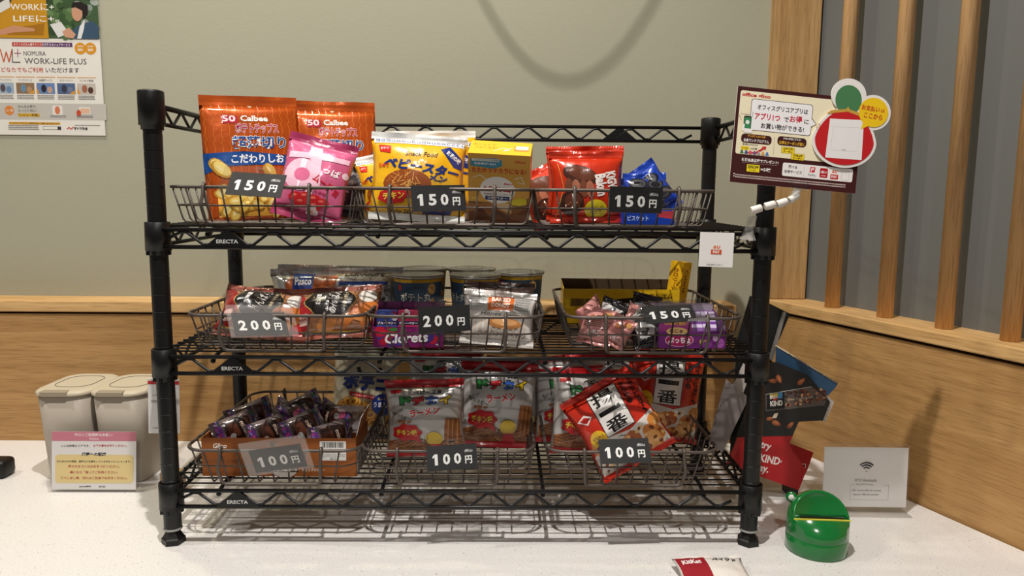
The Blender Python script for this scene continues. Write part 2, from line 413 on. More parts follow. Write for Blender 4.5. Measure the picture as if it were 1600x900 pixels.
def zigzag(p0, p1, zlo, zhi, per=.0625, first=.1035, r=.0023):
    """bent wire between two rails; runs along the line p0-p1"""
    p0, p1 = Vector(p0), Vector(p1); L = (p1-p0).length; d = (p1-p0)/L
    pts = []; k = -2
    while True:
        s = first + k*per/2; k += 1
        if s < .024: continue
        if s > L-.024: break
        hi = (k-1) % 2 == 0; z = zhi-.0035 if hi else zlo+.0035
        for ds in (-.004, .004):
            q = p0 + d*(s+ds); pts.append((q.x, q.y, z))
    a = Vector(pts[0]); e = Vector(pts[-1])
    b = NB(); tube(b, [a - d*.016 + Vector((0, 0, -.008 if a.z > zlo+.01 else .008))] + pts + [e + d*.016 + Vector((0, 0, -.008 if e.z > zlo+.01 else .008))], r, 8)
    return b
for li, zl in enumerate(ZL):
    zu = zl+DZ
    b = NB()
    for i in range(15):
        y = .008 + i*.0208; tube(b, [(-.010, y, zu+.0045), (W+.010, y, zu+.0045)], .0014, 6)
    deck = obj('shelf_deck', b, BLACKM, rack)
    for x in (.0725, .3155, .5585, .8015):
        b = NB(); tube(b, [(x, -.004, zu-.0072), (x, .004, zu-.003), (x, .02, zu+.0002), (x, DP-.02, zu+.0002), (x, DP+.004, zu-.003)], .0030, 8); ball(b, (x, -.004, zu-.0072), .0038)
        obj('cross_bar', b, BLACKM, deck)
    for y in (-ro, DP+ro):
        for z in (zl, zu):
            b = NB(); tube(b, [(.004, y, z), (W-.004, y, z)], .0031, 10); ball(b, (.004, y, z), .0038); ball(b, (W-.004, y, z), .0038); obj('long_rail', b, BLACKM, deck)
        obj('zigzag_wire', zigzag((0, y, 0), (W, y, 0), zl, zu), BLACKM, deck)
    for x in (-ro, W+ro):
        for z in (zl, zu):
            b = NB(); tube(b, [(x, .004, z), (x, DP-.004, z)], .0031, 10); obj('side_rail', b, BLACKM, deck)
        obj('zigzag_wire', zigzag((x, 0, 0), (x, DP, 0), zl, zu, first=.06), BLACKM, deck)
    b = NB(); prism(b, [(.1035-.033, zl+.001), (.1035+.033, zl+.001), (.1035+.026, zl+.006), (.1035+.004, zu-.001), (.1035-.004, zu-.001), (.1035-.026, zl+.006)], -ro-.0035, -ro+.001)
    np_ = obj('nameplate', b, BLACKP, deck)
    pr = Print(); pr.text('ERECTA', .1035, zl+.0085, .031, .0056, (205, 205, 203), .028)
    # lettering sits in the nameplate mesh as a second material
    o = pr.build('nameplate_lettering', PAPER, deck, y0=-ro-.0035)
b = None
for y in (DP+ro,):
    for z in (ZT, ZT+DZ):
        b = NB(); tube(b, [(.004, y, z), (W-.004, y, z)], .0031, 10); obj('top_back_rail', b, BLACKM, rack)
    obj('top_zigzag_wire', zigzag((0, y, 0), (W, y, 0), ZT, ZT+DZ), BLACKM, rack)
for x in (-ro, W+ro):
    for z in (ZT, ZT+DZ):
        b = NB(); tube(b, [(x, .004, z), (x, DP-.004, z)], .0031 if z == ZT else .0042, 10); obj('top_side_rail', b, BLACKM, rack)
    obj('top_zigzag_wire', zigzag((x, 0, 0), (x, DP, 0), ZT, ZT+DZ, first=.06), BLACKM, rack)
b = NB(); xx = W-.165; prism(b, [(xx-.033, ZT+.001), (xx+.033, ZT+.001), (xx+.004, ZT+DZ-.001), (xx-.004, ZT+DZ-.001)], DP+ro-.002, DP+ro+.002); obj('back_nameplate', b, BLACKP, rack)

# ------------------------------------------------------------ wire baskets
BH = .0545
def make_basket():
    t = thing('wire_basket', '', 'basket')
    a, d = .131, .164; rr = .0018
    def rect(z, inset, r): return [(x, y, z) for x, y in rrect_pts(-a+inset, a-inset, -d+inset, d-inset, r, 6)]
    b = NB(); tube(b, rect(BH, 0, .03), .0025, 8, closed=True); obj('rim', b, BASKM, t)
    b = NB(); tube(b, rect(BH*.52, .0065, .027), .0013, 6, closed=True)
    ins = .013; wr = .00135
    n = 9
    for i in range(n):
        x = -a+.030 + (2*a-.060)*i/(n-1); xb = x*(a-ins)/a
        tube(b, [(x, -d, BH), (xb, -d+ins-.004, .006), (xb, -d+ins, .0017), (xb, -d+ins+.006, .0011), (xb, d-ins-.006, .0011), (xb, d-ins, .0017), (xb, d-ins+.004, .006), (x, d, BH)], wr, 5)
    n = 11
    for i in range(n):
        y = -d+.028 + (2*d-.056)*i/(n-1); yb = y*(d-ins)/d
        tube(b, [(-a, y, BH), (-a+ins-.004, yb, .0075), (-a+ins, yb, .0037), (-a+ins+.006, yb, .0031), (a-ins-.006, yb, .0031), (a-ins, yb, .0037), (a-ins+.004, yb, .0075), (a, y, BH)], wr, 5)
    obj('wire_mesh', b, BASKM, t)
    for s in (-1, 1):
        y = s*d; b = NB(); f = s*.0035
        g_ = s*1.0
        hk = [(-.0745, y-f*.9, BH-.005), (-.0745, y-f*.6, BH+.0040), (-.0745, y+f*.5, BH+.0048), (-.0745, y+f*1.3, BH+.001), (-.0745, y+g_*.0050, BH-.009), (-.0750, y+g_*.0115, BH*.60), (-.0750, y+g_*.0115, BH*.5), (-.0735, y+g_*.0030, BH*.16), (-.0715, y+g_*.0015, .0050), (-.066, y+g_*.0015, .0030)]
        tube(b, hk + [(-x, yy, z) for x, yy, z in hk[::-1]], .0025, 8); obj('handle', b, BASKM, t)
    return t
bk0 = make_basket(); bk = bk0
FL = [ZL[i]+DZ+.0061 for i in range(3)]          # deck height under the baskets
FLR = [z+.0044 for z in FL]                        # basket floor
BX = {'BL': .153, 'BC': .415, 'BR': .694, 'ML': .163, 'MC': .4255, 'MR': .7205, 'TL': .1455, 'TC': .4085, 'TR': .6715}
BL_ = {'BL': 'wire basket on the bottom shelf holding the brown chocolate bar tray', 'BC': 'wire basket in the middle of the bottom shelf with white ramen snack bags',
       'BR': 'wire basket on the bottom shelf with the red fried chicken snack bags', 'ML': 'wire basket on the middle shelf filled with wrapped bread rolls',
       'MC': 'wire basket on the middle shelf holding blue snack cups and a gum box', 'MR': 'wire basket on the middle shelf with the yellow chocolate box and pink wrappers',
       'TL': 'wire basket on the top shelf holding orange potato chip bags', 'TC': 'wire basket on the top shelf with yellow noodle snack bags and biscuit box',
       'TR': 'wire basket on the top shelf with red and blue cookie bags'}
for k, x in BX.items():
    lv = 'BMT'.index(k[0]); loc = (x, .158, FL[lv])
    if k == 'BL': bk0.location = loc; o = bk0
    else: o = dup(bk0, loc)
    o['label'] = BL_[k]; o['group'] = 'wire baskets on the rack'
# ------------------------------------------------------------ bags, cartons, cards
def film(name, col, rough=.30, metal=0.0, coat=.5, bump=.16, bscale=38): return M(name, col, rough, metal, .5, coat, bump, bscale)

def bag(name, label, cat, w, h, t, loc, rot, fm, pr=None, seal=.009, sealm=None, botseal=True, stand=False, seed=1, crump=.0022, pull=.07, nx=20, nz=24, group=None, teeth=True, bend=0.0, top_label=None, wr=1.0):
    """a sealed pouch: front faces local -y, stands on z = 0"""
    root = thing(name, label, cat, loc, rot, group)
    sb = seal if (botseal and not stand) else 0.0
    H = h - seal - sb
    def e(v):
        if stand: return max(0.0, (1-v))**.55 * (.72+.28*min(1, v*6)) if v < 1 else 0
        return max(0.0, 1-abs(2*v-1)**2.4)**.62
    def g(u): return max(0.0, 1-abs(2*u-1)**2.3)**.6
    def xo(u, v):
        k = 1 - pull*(1-abs(2*v-1)**2)*(0 if stand else 1)
        return (u-.5)*w*k
    def nz_(x, z, o):
        return (noise.noise(Vector((x*34+seed*7.1, z*34+o, seed*3.3)))*.7 + noise.noise(Vector((x*75+seed, z*60+o, seed*1.7)))*.45)
    def P(u, v, side):
        x = xo(u, v); z = sb + v*H; f = t/2*g(u)*e(v)
        edge = min(1.0, 9*u*(1-u))
        wrk = math.sin(u*w*330+seed)*.0011*wr*(math.exp(-v*9)*(0 if stand else 1) + math.exp(-(1-v)*9))*edge
        d = f + (nz_(x, z, side*50)*crump + wrk)*edge*min(1, 6*v*(1-v)+.15)
        return Vector((x, -d if side == 0 else max(d, .0002) , z)) + Vector((0, bend*(z/h)**2 + (0 if edge > .01 else nz_(0, z, 9)*crump*.5), 0))
    G = [[P(i/nx, j/nz, 0) for j in range(nz+1)] for i in range(nx+1)]
    Bk = [[P(i/nx, j/nz, 1) for j in range(nz+1)] for i in range(nx+1)]
    bm = NB()
    va = [[bm.verts.new(p) for p in c] for c in G]
    vb = [[(va[i][j] if i in (0, nx) or (j == nz) or (j == 0 and not stand) else bm.verts.new(Bk[i][j])) for j in range(nz+1)] for i in range(nx+1)]
    for i in range(nx):
        for j in range(nz):
            bm.faces.new((va[i][j], va[i+1][j], va[i+1][j+1], va[i][j+1]))
            q = (vb[i][j], vb[i][j+1], vb[i+1][j+1], vb[i+1][j])
            if len(set(q)) == 4: bm.faces.new(q)
    if stand:
        for i in range(nx):
            q = [va[i][0], vb[i][0], vb[i+1][0], va[i+1][0]]; q2 = []
            for v in q:
                if v not in q2: q2.append(v)
            if len(q2) >= 3: bm.faces.new(q2)
    obj('bag_film', bm, fm, root, smooth=True)
    # crimped end seals
    for top in (True, False):
        if not top and not sb: continue
        bm = NB(); m = nx*3; rows = 3; z0 = sb+H if top else sb; sg = 1 if top else -1
        vv = []
        for k in range(m+1):
            u = k/m; i = min(nx-1, int(u*nx)); f = u*nx-i; j = nz if top else 0
            b0 = G[i][j].lerp(G[i+1][j], f); col = []
            for r_ in range(rows+1):
                s = r_/rows
                col.append(bm.verts.new(b0 + Vector((0, math.sin(u*9+seed*2)*.0022*s + (noise.noise(Vector((u*5, seed, s))))*.003*s + (.0004 if r_ % 2 else 0), sg*seal*s*(.97 + (.06 if k % 2 and r_ == rows and teeth else 0))))))
            vv.append(col)
        for k in range(m):
            for r_ in range(rows): bm.faces.new((vv[k][r_], vv[k+1][r_], vv[k+1][r_+1], vv[k][r_+1]))
        o = obj('seal', bm, sealm or fm, root)
        md = o.modifiers.new('film', 'SOLIDIFY'); md.thickness = .0004; md.offset = 0
    if pr:
        def S(x, z):
            u = min(max(x/w+.5, 0), 1)*nx; v = min(max((z-sb)/H, 0), 1)*nz
            i = min(int(u), nx-1); j = min(int(v), nz-1); a, c = u-i, v-j
            p00, p10, p01, p11 = G[i][j], G[i+1][j], G[i][j+1], G[i+1][j+1]
            p = p00*(1-a)*(1-c) + p10*a*(1-c) + p01*(1-a)*c + p11*a*c
            n = ((p10-p00)*(1-c)+(p11-p01)*c).cross((p01-p00)*(1-a)+(p11-p10)*a)
            return p, (n.normalized() if n.length > 1e-12 else Vector((0, -1, 0)))
        pr.build('print', FILMP, root, S, ([-w/2+w*i/nx for i in range(1, nx)], [sb+H*j/nz for j in range(0, nz+1)]), off=.0006)
    return root

def carton(name, label, cat, w, h, d, loc, rot, mat, pr=None, pr_top=None, pr_side=None, group=None, lid=True):
    """closed carton; front faces local -y"""
    root = thing(name, label, cat, loc, rot, group)
    b = NB(); box(b, -w/2, w/2, 0, d, 0, h, bev=.0006, seg=1); obj('carton', b, mat, root)
    if lid:
        b = NB(); box(b, -w/2+.001, w/2-.001, .001, d-.001, h, h+.0006); obj('end_flap', b, mat, root)
    if pr: pr.build('print', CARDB, root)
    if pr_top:
        o = pr_top.build('top_print', CARDB, root); o.location = (0, 0, h+.0006); o.rotation_euler = (R(-90), 0, 0)
    if pr_side:
        o = pr_side.build('side_print', CARDB, root); o.location = (w/2, d/2, 0); o.rotation_euler = (0, 0, R(90))
    return root

def tray(root, w, d, hf, hb, mat, inner, th=.0012, hs=None):
    """open display tray: front wall height hf, back wall hb"""
    hs = hs or (hf, hb)
    b = NB(); box(b, -w/2, w/2, 0, th, 0, hf); obj('front_panel', b, mat, root)
    b = NB(); box(b, -w/2, w/2, d-th, d, 0, hb); obj('back_panel', b, inner, root)
    b = NB(); box(b, -w/2+th, w/2-th, th, d-th, 0, th); obj('bottom_panel', b, inner, root)
    for s in (-1, 1):
        x0, x1 = (s*w/2, s*(w/2-th)); x0, x1 = min(x0, x1), max(x0, x1)
        b = NB(); vs = [(th, 0), (d-th, 0), (d-th, hs[1]), (th, hs[0])]
        a = [b.verts.new((x0, y, z)) for y, z in vs]; c = [b.verts.new((x1, y, z)) for y, z in vs]
        b.faces.new(a); b.faces.new(c[::-1])
        for i in range(4): b.faces.new((a[i], c[i], c[(i+1) % 4], a[(i+1) % 4]))
        bmesh.ops.recalc_face_normals(b, faces=b.faces[:]); obj('side_panel', b, mat, root)

random.seed(4)
def blobs(pr, n, x0, x1, y0, y1, a, b, cols, seed=1, rot=(-60, 60)):
    rg = random.Random(seed)
    for _ in range(n):
        pr.ell(rg.uniform(x0, x1), rg.uniform(y0, y1), a*rg.uniform(.7, 1.2), b*rg.uniform(.7, 1.2), rg.choice(cols), 12, rg.uniform(*rot))
    return pr
def chips(pr, n, x0, x1, y0, y1, a, seed=1):
    rg = random.Random(seed)
    for _ in range(n):
        x, y, r_, k = rg.uniform(x0, x1), rg.uniform(y0, y1), rg.uniform(-70, 70), rg.uniform(.8, 1.2)
        pr.ell(x, y, a*k, a*.62*k, rg.choice([(205, 150, 50), (214, 165, 62)]), 12, r_)
        pr.ell(x+a*.06, y+a*.08, a*.86*k, a*.48*k, rg.choice([(240, 208, 110), (246, 220, 130), (232, 192, 88)]), 12, r_)
        pr.ell(x-a*.15, y+a*.12, a*.4*k, a*.16*k, (250, 232, 165), 10, r_)
    return pr
def bars(pr, x0, x1, y0, y1, n, col=(25, 25, 25), seed=3):
    rg = random.Random(seed); x = x0; P = []
    while x < x1:
        w_ = rg.choice([1, 1, 2, 3])*(x1-x0)/n; P.append([(x, y0), (min(x+w_, x1), y0), (min(x+w_, x1), y1), (x, y1)]); x += w_ + rg.choice([1, 1, 2])*(x1-x0)/n
    return pr.many(P, col)
def tiny(pr, cx, cy, w, h, rows, col, seed=1):
    """rows of small print too fine to read"""
    rg = random.Random(seed); P = []
    lh = h/rows
    for r_ in range(rows):
        y = cy+h/2-lh*(r_+.5); x = cx-w/2
        while x < cx+w/2-lh*.3:
            ww = lh*rg.uniform(.25, .6); P.append([(x, y-lh*.3), (x+ww, y-lh*.3), (x+ww, y+lh*.3), (x, y+lh*.3)]); x += ww+lh*.18
    return pr.many(P, col)

CARDS = {'TL': (.079, (.1491, -.0202, .5382), (-35.7, 3.1, -4.8)), 'TC': (.077, (.4041, -.0159, .5214), (-16.5, -1.3, 13.4)), 'TR': (.074, (.6821, -.0224, .5213), (2.2, 1.0, -4.0)),
         'ML': (.076, (.1512, -.0280, .3418), (-40.8, 4.9, 35.6)), 'MC': (.075, (.4115, -.0193, .3490), (-12.1, -4.0, -3.6)), 'MR': (.073, (.7341, -.0277, .3603), (-58.4, -3.2, 2.0)),
         'BL': (.078, (.1694, -.0275, .1421), (14.3, -9.8, -4.6)), 'BC': (.074, (.4227, -.0180, .1419), (-29.9, -.7, 10.3)), 'BR': (.075, (.6760, -.0275, .1562), (-38.1, -.8, 3.4))}
CARDT = {'TL': ('150', 'in front of the orange chip bags', 0), 'TC': ('150', 'in front of the yellow noodle snack bags', 0), 'TR': ('150', 'in front of the red cookie bags', 0),
         'ML': ('200', 'in a milky sleeve in front of the bread rolls', 1), 'MC': ('200', 'in a shiny sleeve in front of the blue cups', 0), 'MR': ('150', 'in front of the pink wrappers', 0),
         'BL': ('100', 'in a milky sleeve on the brown chocolate tray basket', 1), 'BC': ('100', 'in front of the white ramen snack bags', 0), 'BR': ('100', 'in front of the red fried snack bags', 0)}
SL = {'TL': (-.012, .006, -.002, .012), 'TC': (-.004, .010, -.002, .013), 'TR': (-.001, .010, -.001, .012), 'ML': (-.006, .014, -.003, .013), 'MC': (-.004, .012, -.002, .014), 'MR': (-.004, .015, -.002, .010), 'BL': (-.012, .010, -.004, .014), 'BC': (-.006, .011, -.004, .010), 'BR': (-.007, .006, -.004, .010)}
CBLK = M('black_card', (30, 30, 31), .5, 0, .35)
for k, (cw, loc, rot) in CARDS.items():
    val, where, sheen_tinted = CARDT[k]; ch = cw/2.02
    t = thing('price_card', 'black %s yen price card %s' % (val, where), 'price card', loc, rot, 'price cards on the baskets')
    b = NB(); box(b, -cw/2, cw/2, .0003, .0011, -ch/2, ch/2); obj('card', b, CBLK, t)
    pr = Print(); pale = (238, 238, 236)
    n = {'1': 0, '5': 1, '0': 2, '2': 0}
    xs = [-.335, -.115, .105]
    for i, cdg in enumerate(val):
        wd_ = .145
        if cdg == '1':
            X, Zc, uw, uh = cw*xs[i], -ch*.06, cw*.045, ch*.22
            pr.poly([(X-uw*.35, Zc-uh), (X+uw, Zc-uh), (X+uw, Zc+uh), (X-uw*.2, Zc+uh), (X-uw*1.25, Zc+uh*.62), (X-uw*1.25, Zc+uh*.22), (X-uw*.35, Zc+uh*.45)], pale); continue
        pr.text(cdg, cw*xs[i], -ch*.06, cw*wd_, ch*.44, pale, .035)
    pr.text('円', cw*.325, -ch*.13, cw*.14, ch*.32, pale, .03)
    if k != 'MC': pr.text('(税込)', cw*.335, ch*.22, cw*.16, ch*.13, pale, .01)
    pr.build('price_lettering', PAPER, t, y0=.0003)
    l_, r_, d_, u_ = SL[k]
    b = NB(); box(b, -cw/2+l_, cw/2+r_, -.0012, -.0008, -ch/2+d_, ch/2+u_)
    box(b, -cw/2+l_, cw/2+r_, .0013, .0017, -ch/2+d_, ch/2+u_)
    obj('sleeve', b, SHEEN if sheen_tinted else CLEAR, t)
    b = NB(); zc = ch/2 + u_*.35
    box(b, -.008, .008, -.0022, -.0013, zc-.002, zc+.005, bev=.0004, seg=1); box(b, -.0045, .0045, -.004, -.0022, zc-.0005, zc+.0035, bev=.0004, seg=1); box(b, -.005, .005, .0018, .006, zc-.004, zc+.003, bev=.0005, seg=1)
    obj('clip', b, ACRYL, t)
# ------------------------------------------------------------ top shelf snacks
F3 = FLR[2]; F2 = FLR[1]; F1 = FLR[0]
def chip_print(w, h):
    p = Print(); P = []
    for k in range(13):
        x0 = -w/2 + w*(k+.5)/13; z = 0
        for j in range(30):
            za, zb = h*.012+h*.95*j/30, h*.012+h*.95*(j+1)/30
            xa, xb = x0+.0016*math.sin(za*420), x0+.0016*math.sin(zb*420)
            P.append([(xa-.00035, za), (xa+.00035, za), (xb+.00035, zb), (xb-.00035, zb)])
    p.many(P, (228, 128, 44))
    p.ell(0.0, h*.917, .0032, .0030, (196, 176, 140))
    p.poly([(-w*.5, h*.535), (-w*.1, h*.55), (w*.3, h*.52), (w*.42, h*.53), (w*.455, h*.595), (w*.475, h*.53), (w*.44, h*.455), (w*.34, h*.435), (0, h*.44), (-w*.34, h*.43), (-w*.5, h*.37)], (28, 78, 150))
    p.poly([(-w*.40, h*.03), (w*.46, h*.03), (w*.46, h*.22), (w*.1, h*.30), (-w*.40, h*.27)], (216, 160, 60))
    chips(p, 34, -w*.36, w*.40, h*.045, h*.25, w*.085, 5); chips(p, 3, -w*.40, -w*.27, h*.385, h*.43, w*.10, 8); chips(p, 2, w*.08, w*.2, h*.37, h*.40, w*.08, 9)
    p.rrect(-w*.30, -w*.14, h*.775, h*.835, .002, (190, 30, 60)); p.text('50', -w*.225, h*.812, w*.135, h*.052, (255, 235, 235), .03, out=(190, 30, 60), ow=.05)
    p.text('Calbee', w*.03, h*.815, w*.28, h*.048, (252, 248, 242), .035)
    p.text('ポテトチップス', w*.05, h*.735, w*.44, h*.083, (186, 22, 78), .022, out=(252, 246, 244), ow=.035)
    p.text('超薄切り', w*.06, h*.622, w*.55, h*.10, (32, 86, 158), .018, out=(250, 250, 250), ow=.035)
    p.text('こだわりしお', w*.03, h*.49, w*.54, h*.072, (250, 250, 250), .028); p.text('味', w*.345, h*.478, w*.05, h*.035, (250, 250, 250), .02)
    return p
FORG = film('orange_foil', (208, 92, 30), .24, .35, .6, .13, 30)
w, h = .146, .191
bag('chip_bag', 'orange potato chip bag standing at the left end of the top shelf', 'snack bag', w, h, .05, (.110, .106, F3), (-3, -2, 28), FORG, chip_print(w, h), seal=.016, stand=True, seed=3, teeth=False, group='orange potato chip bags')
bag('chip_bag', 'orange potato chip bag half hidden behind the pink bag', 'snack bag', w*.95, h, .045, (.222, .160, F3), (-4, -1, 18), FORG, chip_print(w*.95, h), seal=.016, stand=True, seed=5, teeth=False, group='orange potato chip bags')
w, h = .105, .130
p = Print(); PK2 = (246, 196, 216)
p.ell(-w*.2, h*.50, w*.25, h*.19, PK2); p.ell(-w*.18, h*.50, w*.12, h*.08, (222, 112, 152)); p.poly([(-w*.02, h*.40), (w*.12, h*.40), (w*.02, h*.86), (-w*.16, h*.86)], PK2)
p.poly([(-w*.44, h*.68), (w*.44, h*.74), (w*.44, h*.80), (-w*.44, h*.755)], PK2); p.poly([(-w*.02, h*.45), (w*.12, h*.45), (w*.0, h*.25), (-w*.2, h*.2), (-w*.08, h*.30)], PK2)
p.text('っぱ', w*.24, h*.60, w*.26, h*.09, (255, 248, 250), .03, rot=-8); p.ell(w*.44, h*.60, w*.045, h*.04, (250, 220, 232))
p.text('ムーチョ', w*.20, h*.44, w*.42, h*.10, (196, 30, 54), .04, rot=-22)
p.text('さっぱり梅味', w*.06, h*.335, w*.36, h*.04, (150, 30, 70), .02, rot=-4)
for x, y in ((-.2, .24), (-.06, .26), (.08, .25), (.2, .23), (-.1, .19), (.1, .18)): p.ell(w*x, h*y, w*.10, h*.05, (205, 34, 40), 14, 10); p.ell(w*x-w*.02, h*y+h*.015, w*.04, h*.015, (240, 110, 100), 10, 10)
for k in range(5): p.ell(w*.07+w*.05*math.cos(k*1.257), h*.12+h*.04*math.sin(k*1.257), w*.045, h*.03, (252, 226, 232), 10)
p.ell(w*.07, h*.12, w*.02, h*.015, (235, 150, 120)); tiny(p, -w*.27, h*.10, w*.34, h*.09, 3, (120, 30, 66))
FPNK = film('pink_film', (216, 100, 142), .26, .1, .6, .18, 34)
bag('pink_snack_bag', 'bright pink pouch leaning right against the orange chip bags', 'snack bag', w, h, .036, (.197, .052, F3+.001), (-14, 13, 4), FPNK, p, seal=.012, sealm=film('magenta_seal', (168, 52, 96), .3), seed=8)
bag('red_snack_bag', 'dark orange-red bag lying aslant between pink and yellow bags', 'snack bag', .10, .13, .03, (.285, .20, F3+.004), (-12, 30, 12), film('red_orange_film', (160, 52, 26), .28), Print().text('カラムーチョ', 0, .07, .07, .03, (230, 150, 40), .03), seed=11)
pd = Print()
rg = random.Random(5)
for _ in range(60): pd.ell(rg.uniform(-.04, .04), rg.uniform(.012, .07), .004, .0015, rg.choice([(120, 116, 120), (90, 70, 40), (70, 66, 80)]), 8, rg.uniform(-80, 80))
bag('black_snack_bag', 'small black patterned bag tucked behind the pink bag', 'snack bag', .085, .085, .03, (.272, .115, F3+.001), (-10, 8, 6), film('black_film', (26, 24, 30), .3), pd, seed=12)
def baby_print(w, h):
    p = Print(); NV = (30, 52, 128)
    p.rect(-w*.47, w*.47, h*.865, h*.93, (236, 236, 234))
    P = []
    k = 0; x = -w*.45
    while x < w*.44:
        u = w*.018; y = h*.898; q = h*.011
        for (a, b_, c_, d_) in ((0, 2.2, .9, 1.5), (0, .5, -1.5, 1.5), (0, 2.2, -1.5, -.9), (1.7, 2.2, -1.5, .3), (.9, 2.2, -.2, .4)): P.append([(x+a*u, y+c_*q), (x+b_*u, y+c_*q), (x+b_*u, y+d_*q), (x+a*u, y+d_*q)])
        x += u*2.9; k += 1
    p.many(P, NV)
    p.poly([(-w*.42, h*.76), (-w*.31, h*.74), (-w*.30, h*.83), (-w*.43, h*.84)], (208, 40, 30)); p.text('おやつ', -w*.37, h*.80, w*.08, h*.03, (255, 235, 225), .02)
    p.text('Snack Food', w*.02, h*.745, w*.34, h*.055, (60, 40, 30), .008, shear=.25)
    p.poly([(w*.22, h*.82), (w*.32, h*.86), (w*.47, h*.72), (w*.47, h*.60), (w*.38, h*.62)], NV); p.text('昭和の味', w*.37, h*.74, w*.18, h*.06, (250, 250, 250), .03, rot=-32)
    p.text('ベビースター', w*.03, h*.595, w*.82, h*.125, NV, .05, rot=-6, shear=.2)
    p.text('ラーメン', w*.10, h*.485, w*.42, h*.07, NV, .04, rot=-4, shear=.2)
    p.text('日本発', -w*.38, h*.60, w*.11, h*.05, (208, 50, 30), .03)
    p.ell(-w*.12, h*.40, w*.26, h*.16, (150, 76, 30)); 
    rg = random.Random(6)
    for _ in range(40):
        a = rg.uniform(0, 6.28); r_ = rg.uniform(0, .9); x, y = -w*.12+w*.25*r_*math.cos(a), h*.40+h*.15*r_*math.sin(a); b_ = rg.uniform(0, 3.1)
        p.line([(x-.006*math.cos(b_), y-.006*math.sin(b_)), (x+.006*math.cos(b_), y+.006*math.sin(b_))], .0011, rg.choice([(222, 150, 70), (200, 120, 50), (236, 176, 96)]))
    p.poly([(-w*.40, h*.30), (-w*.26, h*.36), (-w*.10, h*.30), (-w*.16, h*.20), (-w*.30, h*.17), (-w*.42, h*.22)], (206, 34, 40)); p.text('チキン', -w*.26, h*.265, w*.22, h*.075, (252, 220, 80), .03, rot=6)
    p.poly([(w*.0, h*.20), (w*.20, h*.24), (w*.40, h*.20), (w*.34, h*.09), (w*.06, h*.09)], NV); p.poly([(w*.10, h*.17), (w*.30, h*.19), (w*.28, h*.12), (w*.12, h*.12)], (200, 40, 40))
    p.text('Baby Star', -w*.16, h*.10, w*.26, h*.05, (60, 40, 30), .01, shear=.2)
    p.rect(-w*.47, w*.47, h*.012, h*.05, (236, 236, 234))
    return p
FYEL = film('yellow_film', (240, 182, 26), .28, .0, .7, .2, 32)
w, h = .146, .133
SEALW = film('white_seal', (226, 226, 222), .3)
bag('noodle_snack_bag', 'front yellow noodle snack bag with white patterned top edge', 'snack bag', w, h, .05, (.364, .062, F3+.001), (-9, 3, 8), FYEL, baby_print(w, h), seal=.011, sealm=SEALW, seed=14, group='yellow noodle snack bags', wr=1.5)
bag('noodle_snack_bag', 'yellow noodle snack bag mostly hidden behind the front one', 'snack bag', w, h+.01, .04, (.380, .135, F3+.001), (-6, -1, 2), FYEL, baby_print(w, h), seal=.011, sealm=SEALW, seed=15, group='yellow noodle snack bags')
bag('noodle_snack_bag', 'smaller yellow noodle snack bag peeking out at the left', 'snack bag', .10, .108, .04, (.326, .108, F3+.001), (-8, -10, 2), FYEL, baby_print(.10, .108), seal=.010, sealm=SEALW, seed=16, group='yellow noodle snack bags')
# biscuit box
w, h, d = .092, .112, .046
p = Print()
p.rect(-w/2, w/2, h*.30, h, (222, 168, 74)); p.rect(-w/2, w/2, 0, h*.30, (120, 74, 42)); p.poly([(-w/2, h*.26), (-w*.1, h*.30), (w*.1, h*.22), (w*.5, h*.40), (w*.5, h*.30), (w*.2, h*.12), (-w*.5, h*.16)], (168, 112, 66))
blobs(p, 8, -w*.4, w*.4, h*.05, h*.3, w*.16, h*.05, [(150, 96, 56), (196, 146, 92), (98, 58, 34), (226, 190, 140)], 4)
p.poly([(-w*.46, h*.93), (-w*.05, h*.95), (w*.05, h*.92), (w*.05, h*.84), (-w*.1, h*.80), (-w*.46, h*.83)], (70, 150, 180)); p.rect(-w*.44, 0, h*.90, h*.935, (240, 240, 236)); p.text('つよさひきだす乳酸菌', -w*.21, h*.917, w*.4, h*.025, (60, 60, 60), .01); p.text('乳酸菌が1億個', -w*.22, h*.865, w*.36, h*.035, (245, 245, 245), .02)
p.text('Glico', w*.34, h*.915, w*.18, h*.04, (200, 40, 40), .02, shear=.2)
p.text('たたかうチカラになる!', -w*.0, h*.775, w*.88, h*.075, (200, 56, 40), .03)
p.line([(-w*.42, h*.66), (-w*.3, h*.70), (-w*.2, h*.64), (-w*.1, h*.67)], .001, (240, 240, 236)); p.line([(w*.25, h*.66), (w*.36, h*.70), (w*.42, h*.60), (w*.3, h*.62)], .001, (240, 240, 236))
p.ell(-w*.02, h*.49, w*.29, h*.20, (244, 242, 238), 28); p.text('ビスコ', -w*.02, h*.505, w*.44, h*.085, (206, 30, 40), .045); p.text('Bisco', w*.16, h*.59, w*.14, h*.03, (206, 30, 40), .03); p.text('乳酸菌クリームサンド', -w*.02, h*.43, w*.44, h*.03, (90, 60, 50), .01)
p.rect(-w*.22, w*.18, h*.34, h*.40, (34, 50, 110)); p.text('発酵バター', -w*.02, h*.37, w*.34, h*.04, (240, 240, 240), .02)
p.poly([(w*.20, h*.34), (w*.34, h*.39), (w*.46, h*.38), (w*.47, h*.30), (w*.34, h*.27), (w*.22, h*.28)], (222, 206, 40)); p.text('W', -w*.41, h*.35, w*.08, h*.04, (240, 220, 60), .03)
pt = Print(); pt.rect(-w/2, w/2, 0, d, (240, 184, 44)); pt.text('おいしくて', -w*.27, d*.72, w*.36, d*.16, (200, 110, 40), .01); pt.text('つよくなる!', -w*.24, d*.48, w*.36, d*.16, (200, 110, 40), .01)
